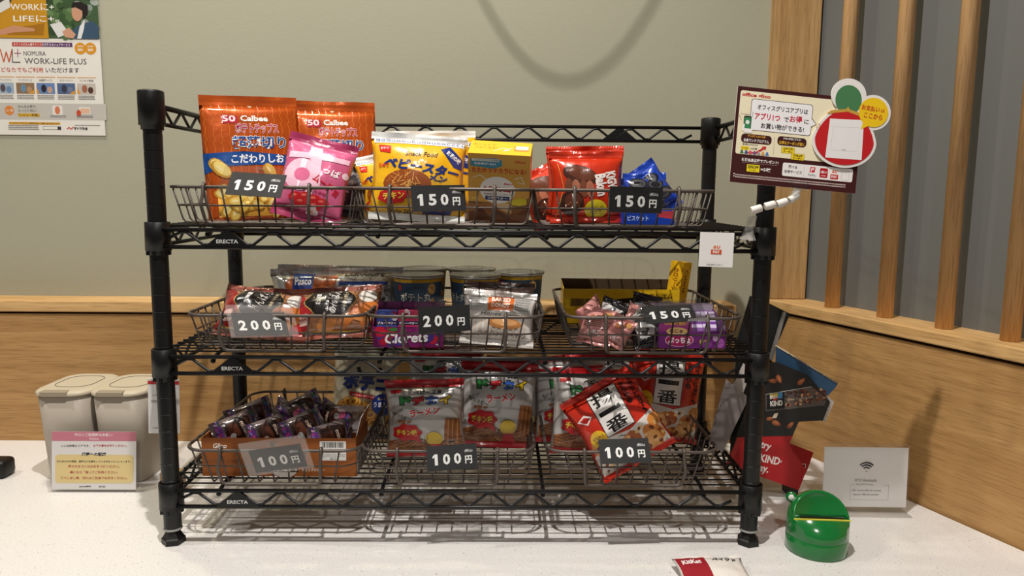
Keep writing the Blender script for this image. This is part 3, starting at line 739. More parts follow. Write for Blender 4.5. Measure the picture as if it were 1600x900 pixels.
pt.line([(-w*.1, d*.25), (w*.05, d*.5), (w*.16, d*.35), (w*.05, d*.25), (w*.2, d*.55)], .0012, (238, 236, 230)); pt.rrect(w*.22, w*.46, d*.3, d*.7, .003, (206, 140, 60)); pt.rrect(w*.24, w*.45, d*.42, d*.7, .003, (240, 226, 200))
carton('biscuit_box', 'tan and brown biscuit box leaning forward beside the yellow bags', 'box', w, h, d, (.488, .078, F3+.0005), (27, 3, -5), M('tan_card', (224, 166, 70), .4), p, pt)
def red_print(w, h):
    p = Print()
    p.ell(-w*.10, h*.66, w*.25, h*.13, (70, 34, 22), 20, -15); p.ell(-w*.08, h*.68, w*.20, h*.09, (104, 54, 34), 18, -15)
    for i, (x, y) in enumerate(((-.26, .50), (-.16, .48), (-.05, .47), (.04, .46))): p.ell(w*x, h*y, w*.06, h*.12, [(120, 66, 44), (170, 104, 80)][i % 2], 14, 8)
    p.ell(-w*.22, h*.28, w*.17, h*.17, (58, 28, 20)); p.ell(-w*.2, h*.31, w*.12, h*.10, (96, 48, 32)); 
    for k in range(7): p.ell(-w*.30+w*.03*k, h*(.24+.02*(k % 3)), w*.015, h*.014, (150, 90, 60), 8)
    p.text('KiGWi', w*.36, h*.56, h*.30, w*.15, (246, 238, 232), .05, rot=-78); p.text('Baken', w*.20, h*.52, h*.30, w*.16, (246, 238, 232), .05, rot=-82)
    p.ell(w*.12, h*.19, w*.16, h*.13, (226, 206, 40), 16); p.text('おいしさ', w*.12, h*.21, w*.2, h*.035, (80, 60, 20), .01, rot=8); p.text('長もち', w*.12, h*.16, w*.16, h*.035, (80, 60, 20), .01, rot=8)
    p.line([(-w*.42, h*.08), (-w*.34, h*.5), (-w*.40, h*.82)], .0006, (240, 190, 90))
    return p
FRED = film('red_film', (206, 52, 24), .24, .15, .7, .2, 28)
w, h = .112, .108
bag('red_cookie_bag', 'front red cookie bag with dark cookies on it', 'snack bag', w, h, .034, (.622, .058, F3+.001), (-5, -1, 2), FRED, red_print(w, h), seed=21, seal=.010, group='red cookie bags')
bag('red_cookie_bag', 'taller red cookie bag standing behind the front one', 'snack bag', w*1.10, h*1.10, .034, (.626, .115, F3+.001), (-3, -1, -3), FRED, red_print(w*1.1, h*1.16), seed=22, seal=.010, group='red cookie bags')
bag('red_cookie_bag', 'red cookie bag slumped at the back left corner beside biscuit box', 'snack bag', w, h*.95, .03, (.605, .20, F3+.001), (-12, -28, 4), FRED, red_print(w, h), seed=23, group='red cookie bags')
def blue_print(w, h):
    p = Print()
    for x, y in ((-.18, .68), (.2, .66), (0, .40), (-.28, .36), (.28, .34)):
        p.ell(w*x, h*y, w*.2, h*.11, (24, 22, 26)); p.ell(w*x, h*y, w*.15, h*.075, (70, 74, 84)); p.ell(w*x, h*y, w*.11, h*.05, (24, 22, 26))
    p.rect(-w*.3, w*.1, h*.54, h*.60, (232, 232, 230)); p.text('BITS', -w*.1, h*.57, w*.3, h*.05, (60, 50, 30), .03)
    return p
FBLU = film('blue_film', (20, 62, 170), .26, .1, .7, .2, 30)
bag('blue_cookie_bag', 'blue cookie bag standing upright next to the red bags', 'snack bag',   .070, .078, .03, (.722, .105, F3+.001), (-6, -2, 4), FBLU, blue_print(.075, .088), seed=25, group='blue cookie bags')
bag('blue_cookie_bag', 'blue cookie bag toppled sideways at the right end of basket', 'snack bag', .070, .088, .03, (.752, .108, F3+.012), (-8, -36, -8), FBLU, blue_print(.07, .088), seed=26, group='blue cookie bags')
w, h, d = .078, .020, .05
p = Print(); p.rect(-w/2, w/2, 0, h, (22, 62, 168)); p.poly([(w*.1, h), (w*.5, h), (w*.5, h*.4), (w*.2, h*.55)], (190, 60, 70)); p.text('ビスケット', -w*.2, h*.45, w*.4, h*.4, (200, 214, 240), .02)
carton('blue_cookie_box', 'flat blue cookie box lying on the basket floor under the blue bags', 'box', w, h, d, (.712, .035, F3+.0005), (0, 0, 0), M('blue_card', (22, 62, 168), .35, coat=.4), p)
# ------------------------------------------------------------ middle shelf
def anpan_print(w, h):
    p = Print(); BK = (28, 24, 24)
    blobs(p, 10, -w*.15, w*.42, h*.18, h*.55, w*.15, h*.11, [(186, 96, 40), (206, 118, 54), (160, 78, 34), (222, 146, 80)], 3)
    p.poly([(-w*.5, h*.10), (-w*.30, h*.10), (-w*.26, h*.5), (-w*.38, h*.92), (-w*.5, h*.92)], (160, 34, 36))
    p.poly([(-w*.45, h*.02), (w*.45, h*.02), (w*.45, h*.10), (-w*.45, h*.14)], (150, 146, 140)); p.line([(-w*.45, h*.14), (w*.45, h*.10)], .0016, (220, 170, 60))
    p.poly([(w*.28, h*.10), (w*.47, h*.10), (w*.47, h*.34)], (182, 34, 36))
    P = [(w*(-.05+.27*math.cos(a)*(1+.06*math.cos(6*a))), h*(.62+.30*math.sin(a)*(1+.06*math.cos(6*a)))) for a in [2*PI*k/36 for k in range(36)]]
    p.poly([(x*1.04, (y-h*.62)*1.04+h*.62) for x, y in P], (196, 160, 90)); p.poly(P, BK)
    p.text('あんぱん', -w*.02, h*.62, h*.46, w*.13, (240, 236, 230), .0, rot=74); p.text('北海道', -w*.18, h*.66, h*.24, w*.06, (240, 236, 230), .03, rot=80); p.text('十勝産小豆使用', w*.12, h*.62, h*.32, w*.04, (220, 200, 160), .01, rot=80)
    p.rrect(-w*.42, -w*.30, h*.22, h*.42, .004, (230, 190, 180)); p.text('PAN', -w*.36, h*.32, w*.09, h*.05, (150, 30, 36), .03)
    p.ell(w*.36, h*.70, w*.10, h*.14, (222, 216, 208)); 
    return p
FBRD = film('bread_wrapper', (176, 120, 84), .22, 0, .8, .22, 30)
FSIL = film('silver_wrapper', (196, 194, 190), .22, .45, .7, .22, 26)
w, h = .146, .090
bag('wrapped_bread', 'red and black wrapped bread roll at the left of its basket', 'bread', w, h, .046, (.118, .056, F2+.004), (-38, 4, -5), FBRD, anpan_print(w, h), seal=.010, sealm=film('clear_red_seal', (150, 84, 70), .22), seed=31, crump=.004, group='wrapped bread rolls')
bag('wrapped_bread', 'red and black wrapped bread roll nearer the centre of its basket', 'bread', w, h, .046, (.240, .062, F2+.004), (-36, -4, 7), FBRD, anpan_print(w, h), seal=.010, sealm=MATS['clear_red_seal'], seed=32, crump=.004, group='wrapped bread rolls')
w, h = .225, .100
p = Print(); p.poly([(-w*.42, h*.30), (-w*.05, h*.30), (w*.02, h*.85), (-w*.36, h*.85)], (190, 96, 48)); blobs(p, 9, -w*.36, -w*.02, h*.34, h*.8, w*.08, h*.1, [(206, 110, 56), (170, 76, 36), (226, 150, 96), (236, 200, 160)], 8)
p.poly([(-w*.34, h*.62), (-w*.18, h*.62), (-w*.16, h*.90), (-w*.32, h*.90)], (24, 70, 160)); p.text('Pasco', -w*.25, h*.76, w*.13, h*.14, (246, 246, 246), .03, shear=.15)
p.poly([(0, h*.84), (w*.47, h*.90), (w*.47, h*.97), (0, h*.94)], (186, 168, 130)); p.text('LONGLIFE', w*.22, h*.88, w*.3, h*.09, (60, 50, 40), .02); p.rect(w*.03, w*.40, h*.68, h*.735, (30, 74, 160)); p.text('十勝バタースイート', w*.22, h*.58, w*.38, h*.08, (60, 56, 52), .02)
blobs(p, 2, w*.1, w*.34, h*.2, h*.42, w*.07, h*.13, [(230, 226, 220), (214, 208, 200)], 3)
bag('long_bread', 'long silver wrapped bread pack lying behind the bread rolls', 'bread', w, h, .05, (.215, .175, F2+.002), (-14, -1, 3), FSIL, p, seal=.010, seed=33, crump=.004)
bag('long_bread', 'silver wrapped bread pack at the back of the bread basket', 'bread',   .20, .096, .04, (.19, .25, F2+.002), (-8, 1, 0), FSIL, Print().rect(-.04, .0, .085, .105, (24, 70, 160)).text('Pasco', -.02, .095, .032, .012, (246, 246, 246), .03), seal=.010, seed=34, crump=.004)
# cups
def make_cup(label, loc, rz):
    t = thing('snack_cup', label, 'cup', loc, (0, 0, rz), 'blue potato snack cups')
    r0, r1, H = .0335, .0405, .094
    b = NB(); lathe(b, [(0, .003), (r0-.002, .003), (r0-.001, 0), (r0, .0005), (r1, H-.003), (r1+.0012, H-.002)], 40); obj('cup_body', b, M('blue_paper_cup', (62, 90, 118), .45), t)
    b = NB(); lathe(b, [(r1-.001, H-.0045), (r1+.0022, H-.0040), (r1+.0030, H-.0022), (r1+.0022, H-.0008)], 40); obj('rim', b, M('cup_rim', (210, 205, 190), .4), t)
    b = NB(); lathe(b, [(r1+.0034, H-.0010), (r1+.0036, H+.0001), (r1+.001, H+.0004), (r1-.002, H-.0006), (.02, H-.0004), (0, H)], 40); k = R(200)
    box(b, (r1+.006)*math.cos(k)-.006, (r1+.006)*math.cos(k)+.006, (r1+.004)*math.sin(k)-.004, (r1+.004)*math.sin(k)+.004, H-.0008, H-.0002); obj('foil_lid', b, M('foil_lid', (150, 146, 138), .35, .75, bump=.1, bscale=30), t)
    def S(x, z):
        rr = r0 + (r1-r0)*z/H; a = -PI/2 + x/.037; n = Vector((math.cos(a), math.sin(a), -.08)).normalized()
        return Vector((rr*math.cos(a), rr*math.sin(a), z)), n
    p = Print(); X = PI*.037
    p.rect(-X+.0001, X-.0001, .083, .0885, (214, 166, 44)); p.poly([(.05, .055), (.09, .055), (.10, .08), (.06, .08)], (196, 84, 36)); p.text('ころころかいー', .077, .068, .036, .007, (236, 200, 150), .02)
    p.rect(-.034, -.027, .070, .079, (196, 44, 40)); p.text('カリッとチップス', -.004, .0745, .03, .005, (30, 40, 60), .01, shear=.2)
    p.ell(.024, .0725, .0075, .0095, (206, 158, 84)); p.ell(.024, .0725, .006, .008, (226, 186, 116)); p.text('丸', .024, .0725, .007, .008, (150, 96, 44), .01)
    p.text('ポテト丸', -.003, .0590, .052, .015, (232, 230, 222), .02)
    p.poly([(.016, .046), (.026, .058), (.034, .046)], (222, 170, 90)); p.ell(0, .022, .022, .012, (206, 158, 84)); p.ell(.0, .024, .018, .009, (230, 190, 120))
    p.build('print', CARDB, t, S, ([-X+2*X*i/40 for i in range(1, 40)], []))
    return t
c0 = make_cup('blue snack cup in the front row nearest the bread basket', (.3535, .165, F2), 5)
dup(c0, (.450, .165, F2), (0, 0, -55), 'front blue snack cup turned to show its orange patch')
dup(c0, (.3535, .262, F2), (0, 0, 30), 'blue snack cup in the back row at the left')
dup(c0, (.440, .262, F2), (0, 0, -30), 'blue snack cup in the back row at the centre')
dup(c0, (.533-.008, .215, F2), (0, 0, -3), 'blue snack cup at the right, with a yellow tab on its lid')
# gum display box
t = thing('gum_box', 'purple berry gum display box at the left of the cup basket', 'box', (.355, .014, F2+.0005), (0, 0, 1)); w, d = .104, .062
PUR = M('purple_card', (106, 24, 84), .35, coat=.3); PURD = M('dark_purple_card', (66, 16, 56), .5)
tray(t, w, d, .031, .060, PUR, PURD, hs=(.035, .056))
p = Print(); p.rect(-w/2, w/2, 0, .031, (120, 30, 96)); blobs(p, 9, -w*.46, -w*.12, .006, .026, .009, .008, [(196, 30, 60), (60, 60, 140), (170, 24, 50), (80, 40, 110)], 5); blobs(p, 5, w*.28, w*.46, .006, .024, .008, .007, [(200, 34, 60), (70, 50, 130)], 9); p.ell(-w*.2, .027, .006, .003, (60, 120, 60)); p.ell(w*.25, .026, .006, .003, (60, 120, 60))
p.text('Clorets', -w*.02, .0145, w*.62, .0155, (250, 244, 248), .03, rot=3, shear=.15); p.text('4g', w*.42, .004, .006, .003, (240, 220, 240), .02)
p.build('print', CARDB, t)
for i, (xx, col) in enumerate(((-.032, (60, 84, 170)), (.0, (206, 50, 96)), (.033, (200, 60, 120)))):
    g = carton('gum_pack', ['blue berry gum pack at the left in the gum display box', 'pink berry gum pack in the middle of the gum display box', 'pink gum pack at the right in the gum display box'][i], 'gum pack', .031, .052, .012, (.355+xx, .018, F2+.003), (-6, 0, 0), M('gum_card_%d' % i, col, .3, coat=.5), blobs(Print().rect(-.0155, .0155, .030, .036, (40, 26, 60)), 5, -.012, .012, .040, .049, .005, .004, [(90, 110, 200), (220, 60, 90), (150, 30, 70), (240, 220, 230)], 20+i).text('ブルーベリー', 0, .033, .028, .004, (240, 230, 245), .03), group='gum packs in the display box')
# baked donut
w, h = .112, .084
p = Print(); p.rect(-w*.44, w*.44, h*.58, h*.90, (178, 176, 172)); tiny(p, -w*.30, h*.75, w*.2, h*.24, 5, (120, 118, 116), 2); tiny(p, w*.32, h*.74, w*.2, h*.24, 5, (120, 118, 116), 3)
p.rect(-w*.16, w*.20, h*.60, h*.92, (206, 104, 40)); p.text('BAKED', w*.02, h*.81, w*.26, h*.085, (250, 240, 232), .03); p.text('DONUT', w*.02, h*.70, w*.26, h*.085, (250, 240, 232), .03)
p.text('Honey Sweet', w*.05, h*.53, w*.6, h*.09, (60, 40, 30), .0, shear=.3)
for k in range(11): p.rect(-w*.42+w*.078*k, -w*.42+w*.078*k+w*.035, h*.12, h*.42, (214, 198, 184))
p.ell(w*.10, h*.38, w*.24, h*.10, (190, 128, 72)); p.ell(w*.10, h*.40, w*.18, h*.06, (216, 160, 104)); p.text('ベイクドドーナツ', w*.06, h*.20, w*.66, h*.08, (70, 50, 40), .0, rot=-2)
FWHT = film('white_film', (226, 220, 214), .22, 0, .8, .24, 30)
bag('donut_bag', 'white baked donut bag with an orange label in the cup basket', 'snack bag', w, h, .036, (.486, .024, F2+.002), (-20, 4, -3), FWHT, p, seal=.009, seed=41, crump=.004)
bag('donut_bag', 'second donut bag with a dark top standing behind the front one', 'snack bag', w, h+.006, .03, (.487, .070, F2+.002), (-10, 2, -2), film('dark_brown_film', (58, 40, 34), .3), None, seed=42, crump=.004)
# right basket of the middle shelf
t = thing('chocolate_box', 'long yellow open chocolate display box at the back of its basket', 'box', (.706, .225, F2+.0005), (0, 0, -1)); w, d = .205, .075
YEL = M('yellow_card', (222, 178, 26), .4, coat=.2); BRN = M('brown_card', (70, 54, 36), .6)
tray(t, w, d, .062, .072, YEL, BRN, hs=(.062, .070))
p = Print(); p.rect(-w/2, w/2, 0, .062, (222, 178, 26)); p.rect(-w*.44, -w*.26, .030, .045, (150, 116, 30)); bars(p, -w*.435, -w*.265, .032, .044, 60)
p.poly([(-w*.10, .022), (w*.12, .026), (w*.13, .048), (-w*.09, .043)], (40, 24, 18)); p.text("m&m's", w*.015, .0345, w*.20, .015, (244, 240, 236), .04, out=(40, 24, 18), ow=.08, rot=3)
p.text('エム-エム', w*.34, .050, w*.2, .009, (60, 36, 24), .03); p.text('ピーナッツ', w*.35, .039, w*.16, .006, (60, 36, 24), .02); p.ell(-w*.14, .047, .004, .003, (190, 50, 40))
p.build('print', CARDB, t)
w, h, d = .026, .108, .030
p = Print(); p.rect(-w/2, w/2, 0, h, (228, 176, 24)); p.text('カロリーメイト', 0, h*.62, h*.55, w*.42, (130, 50, 24), .03, rot=-90)
ps = Print(); ps.rect(-d/2, d/2, 0, h, (228, 176, 24)); ps.text('Calorie', 0, h*.68, h*.40, d*.4, (130, 50, 24), .02, rot=-90)
ca = carton('bar_box', 'tall narrow yellow snack bar box standing behind the chocolate box', 'box', w, h, d, (.802, .272, F2+.0005), (-5, 5, -42), M('yellow_box_card', (228, 176, 24), .4, coat=.2), p, None, ps)
lw = Print(); lw.rect(-d/2, d/2, 0, h, (232, 182, 28)); lw.line([(-d*.3, h*.45), (-d*.3, h*.92), (d*.25, h*.92), (d*.25, h*.45), (-d*.3, h*.45)], .0008, (130, 50, 24)); lw.text('Calorie', -d*.02, h*.69, h*.40, d*.36, (130, 50, 24), .02, rot=-98)
o = lw.build('side_print', CARDB, ca); o.location = (-w/2, d/2, 0); o.rotation_euler = (0, 0, R(-90))
FPW = film('salmon_film', (206, 140, 136), .24, .15, .7, .25, 34)
def pink_print(w, h):
    p = Print(); blobs(p, 5, -w*.3, w*.3, h*.62, h*.86, w*.13, h*.1, [(150, 92, 50), (196, 140, 80), (110, 60, 36)], 4)
    for k in range(4): p.line([(-w*.4, h*(.42+.05*k)), (w*.4, h*(.46+.05*k))], .0010, (120, 70, 70))
    p.text('いちご', 0, h*.28, w*.42, h*.16, (246, 238, 236), .05, rot=8); return p
w, h = .052, .060
PKG = 'salmon pink wrapped sweets'
bag('wrapped_sweet', 'pink wrapped sweet lying lowest at the left corner of its basket', 'sweet', w, h, .022, (.632, .030, F2+.003), (-30, 8, -20), FPW, pink_print(w, h), seal=.006, seed=51, crump=.003, group=PKG)
bag('wrapped_sweet', 'pink wrapped sweet lying aslant on top of the others', 'sweet', w, h+.006, .022, (.618, .058, F2+.026), (-40, 66, 10), FPW, pink_print(w, h), seal=.006, seed=52, crump=.003, group=PKG)
bag('wrapped_sweet', 'pink wrapped sweet standing edge on behind the basket handle', 'sweet', w*.7, h*.8, .018, (.660, .022, F2+.003), (-14, 24, -30), FPW, pink_print(w*.7, h*.8), seal=.006, seed=53, crump=.003, group=PKG)
p = pink_print(w, h); p.rect(-w*.3, w*.34, h*.36, h*.80, (216, 212, 206)); tiny(p, .001, h*.58, w*.56, h*.40, 7, (70, 66, 66), 5); p.rect(-w*.34, -w*.1, h*.28, h*.36, (190, 50, 50))
bag('wrapped_sweet', 'pink wrapped sweet with a white ingredients label facing up', 'sweet', w, h, .022, (.690, .034, F2+.010), (-34, 38, 6), FPW, p, seal=.006, seed=54, crump=.003, group=PKG)
pb = Print(); rg = random.Random(9)
for _ in range(26): pb.poly([(rg.uniform(-.024, .024), rg.uniform(.01, .055)) for _ in range(3)], rg.choice([(226, 224, 222), (190, 188, 188), (90, 88, 90), (240, 240, 240)]))
FBW = film('black_white_film', (34, 32, 34), .25, .1, .7, .25, 40)
bag('wrapped_sweet', 'crumpled black and white wrapped sweet beside the purple candy box', 'sweet', .056, .066, .022, (.724, .026, F2+.003), (-38, -14, 12), FBW, pb, seal=.006, seed=55, crump=.005, group='black and white wrapped sweets')
bag('wrapped_sweet', 'black and white wrapped sweet wedged among the pink wrappers', 'sweet', .05, .064, .02, (.655, .085, F2+.003), (-20, 20, -20), FBW, pb, seal=.006, seed=56, crump=.005, group='black and white wrapped sweets')
bag('wrapped_sweet', 'black and white wrapped sweet poking up behind the price card', 'sweet', .05, .07, .02, (.715, .09, F2+.003), (-10, 14, 8), FBW, pb, seal=.006, seed=57, crump=.004, group='black and white wrapped sweets')
t = thing('candy_box', 'purple grape candy display box at the right end of its basket', 'box', (.781, .018, F2+.0005), (0, 0, 0)); w, d = .100, .075
PU2 = M('grape_card', (104, 40, 110), .35, coat=.3); LAV = M('lavender_card', (196, 182, 200), .5)
tray(t, w, d, .026, .058, PU2, LAV, hs=(.034, .050))
p = Print(); p.rect(-w/2, w/2, 0, .026, (112, 44, 116)); p.rect(-w/2, -w*.02, .026, .046, (150, 56, 124)); p.text('UHA味覚糖', -w*.26, .038, w*.34, .006, (226, 180, 60), .02)
p.ell(-w*.24, .026, .016, .006, (214, 180, 110)); p.text('むにゅ', -w*.25, .0265, w*.2, .007, (110, 50, 90), .03); p.ell(-w*.20, .0125, .0215, .010, (236, 200, 220), 24); p.ell(-w*.20, .0125, .0205, .0092, (170, 36, 96), 24); p.text('ぷっちょ', -w*.20, .0125, w*.34, .010, (250, 240, 246), .04)
p.text('巨峰', w*.18, .010, .014, .007, (216, 200, 60), .03); blobs(p, 6, w*.2, w*.46, .003, .018, .008, .007, [(140, 60, 150), (170, 90, 176), (110, 36, 120)], 6); p.ell(w*.34, .016, .004, .005, (206, 160, 210))
b = NB(); box(b, -w/2, -w*.02, 0, .0012, .026, .046); obj('front_tab', b, PU2, t)
p.build('print', CARDB, t)
for i in range(7):
    x = .7565+.0105*i
    o = carton('candy_stick', 'purple foil candy stick in the grape box, number %d from the left side' % (i+1), 'candy', .0095, .060, .0095, (x, .026+.002*(i % 3), F2+.0035), (-38, 0, 0), M('candy_foil', (150, 104, 176), .25, .3, coat=.5), Print().rect(-.0047, .0047, .03, .058, (206, 190, 220)).rect(-.0047, .0047, .036, .041, (110, 50, 140)), group='candy sticks in the grape box')
    o['label'] = 'purple candy stick lined up in the grape candy box'
# ------------------------------------------------------------ bottom shelf
t = thing('bar_tray', 'brown cardboard tray of chocolate cake bars on the bottom shelf', 'box', (.157, .020, F1+.0005), (0, 0, 0)); w, d, hf = .234, .100, .060
BRC = M('orange_brown_card', (150, 84, 34), .5); GRC = M('grey_card', (150, 142, 138), .6)
tray(t, w, d, hf, hf*.9, BRC, BRC, hs=(hf, hf))
b = NB(); box(b, -.001, .0, 0, .075, 0, .030); o = obj('raised_flap', b, M('white_printed_flap', (196, 192, 188), .5), t, loc=(w/2-.001, .012, hf)); o.rotation_euler = (0, R(14), 0)
p = Print(); p.rect(0, .075, 0, .03, (150, 84, 34)); p.text('2021', .03, .017, .024, .007, (60, 34, 20), .02); o2 = p.build('flap_print', CARDB, o); o2.rotation_euler = (0, 0, R(90))
p = Print(); p.rect(0, .075, .0, .03, (206, 202, 198)); p.poly([(.02, 0), (.03, 0), (.05, .03), (.04, .03)], (80, 78, 78)); bars(p, .05, .072, .004, .014, 30); o2 = p.build('flap_print', CARDB, o); o2.location = (-.001, .075, 0); o2.rotation_euler = (0, 0, R(-90))
b = NB(); box(b, -.036, .036, 0, .0006, 0, .045, bev=.0002, seg=1); o = obj('inner_tray', b, sheet('smoky_plastic', (150, 140, 142), .55, .8, .2), t, loc=(w*.30, .092, .040)); o.rotation_euler = (R(-30), 0, R(-8))
p = Print(); p.rect(-w/2, w/2, 0, hf, (150, 84, 34)); p.text('Glico', -w*.38, hf*.80, w*.09, hf*.13, (246, 240, 232), .02, shear=.2)
p.rect(w*.265, w*.435, hf*.42, hf*.93, (236, 234, 230)); bars(p, w*.28, w*.42, hf*.76, hf*.90, 60); p.text('個数(1箱あたり)', w*.35, hf*.64, w*.10, hf*.06, (40, 40, 40), .01); p.text('バランスオンミニケーキチョコ', w*.35, hf*.57, w*.15, hf*.06, (40, 40, 40), .01); p.line([(w*.27, hf*.52), (w*.43, hf*.52)], .0004, (60, 60, 60)); p.text('20コ', w*.35, hf*.47, w*.04, hf*.06, (40, 40, 40), .01)
p.ell(w*.03, hf*.12, w*.08, hf*.14, (206, 196, 188)); p.rect(-w*.1, w*.12, hf*.11, hf*.23, (60, 36, 24)); p.text('バランスオンminiケーキ', w*.01, hf*.17, w*.21, hf*.08, (240, 236, 230), .02); p.text('チョコブラウニー', w*.22, hf*.17, w*.15, hf*.08, (232, 220, 206), .02)
p.build('print', CARDB, t)
p = Print(); p.rect(.002, d-.002, .004, hf*.62, (206, 204, 202)); tiny(p, d*.5, hf*.33, d*.7, hf*.4, 6, (120, 116, 114), 4)
o = p.build('side_print', CARDB, t); o.location = (w/2, 0, 0); o.rotation_euler = (0, 0, R(90))
def cake_print(w, h):
    p = Print()
    p.rect(-w*.48, w*.48, h*.03, h*.20, (110, 60, 140)); p.rect(-w*.48, w*.48, h*.84, h*.97, (96, 60, 130)); blobs(p, 14, -w*.42, w*.42, h*.05, h*.17, w*.09, h*.03, [(214, 80, 140), (150, 110, 190), (230, 180, 220), (60, 110, 70)], 3); blobs(p, 9, -w*.42, w*.42, h*.85, h*.95, w*.08, h*.03, [(70, 130, 80), (130, 90, 170), (90, 140, 200)], 6)
    p.poly([(-w*.36, h*.24), (w*.30, h*.24), (w*.42, h*.44), (w*.40, h*.78), (-w*.3, h*.80), (-w*.42, h*.5)], (62, 34, 26)); p.poly([(-w*.26, h*.30), (w*.2, h*.30), (w*.3, h*.5), (-w*.2, h*.62)], (98, 54, 38)); p.poly([(-w*.42, h*.46), (w*.36, h*.56), (w*.34, h*.74), (-w*.36, h*.66)], (34, 22, 20))
    p.text('mini', 0, h*.62, w*.4, h*.09, (220, 190, 170), .02, rot=8); p.ell(w*.30, h*.26, w*.15, h*.075, (222, 96, 140)); p.ell(w*.22, h*.36, w*.12, h*.06, (226, 222, 220)); return p
FCK = film('cake_wrapper', (120, 104, 104), .2, .25, .8, .22, 40)
BRL = ['leftmost in the front row', 'second in the front row', 'third in the front row', 'at the right of the front row', 'leftmost in the back row', 'second in the back row', 'third in the back row', 'at the right of the back row']
for i, (x, y, z, rx, ry) in enumerate(((.048, .046, .056, -38, 72), (.100, .044, .054, -40, 76), (.152, .046, .057, -40, 70), (.196, .044, .050, -38, 82), (.056, .082, .066, -30, 74), (.182, .084, .066, -34, -76), (.138, .086, .072, -30, 68), (.254, .080, .062, -34, -72))):
    bag('cake_bar', 'dark brown wrapped cake bar %s of the brown tray' % BRL[i], 'snack bar', .044, .074, .022, (x, y, F1+z-.004), (rx, ry, 0), FCK, cake_print(.044, .074), seal=.006, seed=60+i, crump=.003, nx=8, nz=10, group='cake bars in the brown tray')
# ring snack bag behind the tray
w, h = .118, .158
p = Print()
for k in range(40):
    rg = random.Random(k); x, y, a = rg.uniform(-w*.44, w*.44), rg.uniform(h*.10, h*.36), rg.uniform(-50, 50)
    p.ell(x, y, .010, .008, (190, 124, 44), 12, a); p.ell(x, y+.0006, .0088, .0066, (226, 170, 80), 12, a); p.ell(x, y, .0048, .0034, (150, 92, 36), 10, a)
P = [(w*.06+w*.17*math.cos(a), h*.74+h*.10*math.sin(a)) for a in [PI+PI*k/12 for k in range(13)]]; p.line(P, .007, (34, 32, 34))
p.text('ポテコ', w*.02, h*.565, w*.74, h*.17, (28, 56, 140), .07, rot=-3); p.poly([(-w*.22, h*.47), (w*.2, h*.42), (w*.2, h*.38), (-w*.22, h*.42)], (196, 44, 44)); p.text('ポテトリングスナック', -w*.01, h*.422, w*.36, h*.025, (250, 240, 236), .02, rot=-5.5)
p.ell(w*.30, h*.33, w*.17, h*.125, (30, 58, 142), 26); p.text('うましお', w*.30, h*.33, w*.28, h*.06, (248, 248, 248), .03); p.text('あっさり', w*.30, h*.395, w*.16, h*.03, (240, 220, 90), .02); p.text('味', w*.30, h*.27, w*.04, h*.03, (248, 248, 248), .02)
p.text('Tohato', -w*.3, h*.24, w*.2, h*.03, (250, 246, 240), .02)
bag('ring_snack_bag', 'cream potato ring snack bag with blue lettering behind the brown tray', 'snack bag', w, h, .045, (.243, .235, F1+.002), (-8, 4, 6), film('cream_film', (222, 212, 182), .3, 0, .6, .16, 30), p, seal=.010, seed=71)
def ramen_print(w, h):
    p = Print()
    p.rect(-w*.47, w*.47, h*.90, h*.935, (200, 34, 40)); p.poly([(-w*.42, h*.83), (-w*.28, h*.84), (-w*.28, h*.885), (-w*.42, h*.875)], (200, 40, 40))
    p.text('ベビースター', w*.10, h*.845, w*.44, h*.055, (36, 34, 34), .05, shear=.1)
    for i, (ch, cc) in enumerate(zip('ドデカイ', ((40, 130, 60), (206, 40, 44), (50, 96, 186), (240, 200, 30)))): p.text(ch, -w*.22+w*.17*i, h*.745, w*.155, h*.105, cc, .06, out=(24, 22, 22), ow=.06, rot=2)
    p.text('ラーメン', w*.03, h*.60, w*.40, h*.10, (206, 36, 44), .04, out=(250, 246, 244), ow=.05, rot=7)
    p.text('カリッ!', -w*.34, h*.61, w*.16, h*.05, (50, 70, 30), .02, rot=20); p.text('クリスピー!', -w*.27, h*.545, w*.26, h*.045, (50, 70, 30), .02, rot=-16)
    p.poly([(-w*.47, h*.04), (w*.47, h*.04), (w*.47, h*.50), (w*.30, h*.52), (w*.26, h*.22), (-w*.1, h*.18), (-w*.30, h*.26), (-w*.47, h*.22)], (164, 104, 62))
    rg = random.Random(2)
    for _ in range(16):
        x, y, a = rg.uniform(-w*.4, w*.4), rg.uniform(h*.07, h*.2), rg.uniform(-.6, .6); l_ = w*.09
        for k in range(4): p.line([(x-l_*math.cos(a), y-l_*math.sin(a)+k*.0026), (x+l_*math.cos(a), y+l_*math.sin(a)+k*.0026)], .0016, [(196, 136, 84), (146, 88, 50), (176, 112, 66), (120, 70, 40)][k])
    for k in range(5): p.line([(w*.30+.0036*k, h*.16), (w*.34+.0034*k, h*.50)], .0017, [(196, 136, 84), (146, 88, 50)][k % 2])
    P = [(-w*.21+w*.19*math.cos(a)*(1+.08*math.cos(7*a)), h*.345+h*.105*math.sin(a)*(1+.08*math.cos(7*a))) for a in [2*PI*k/42 for k in range(42)]]
    p.poly(P, (196, 30, 38)); p.poly([(-w*.12, h*.26), (-w*.04, h*.27), (-w*.03, h*.20)], (196, 30, 38)); p.text('チキン味', -w*.21, h*.345, w*.28, h*.085, (246, 214, 70), .035, out=(120, 16, 24), ow=.04)
    p.ell(w*.14, h*.26, w*.11, h*.085, (232, 196, 60)); p.poly([(w*.06, h*.07), (w*.24, h*.07), (w*.21, h*.19), (w*.09, h*.19)], (200, 40, 44))
    blobs(p, 4, -w*.36, -w*.16, h*.46, h*.50, w*.03, h*.018, [(160, 100, 60)], 3)
    p.rect(-w*.47, w*.47, h*.07, h*.085, (196, 36, 40))
    return p
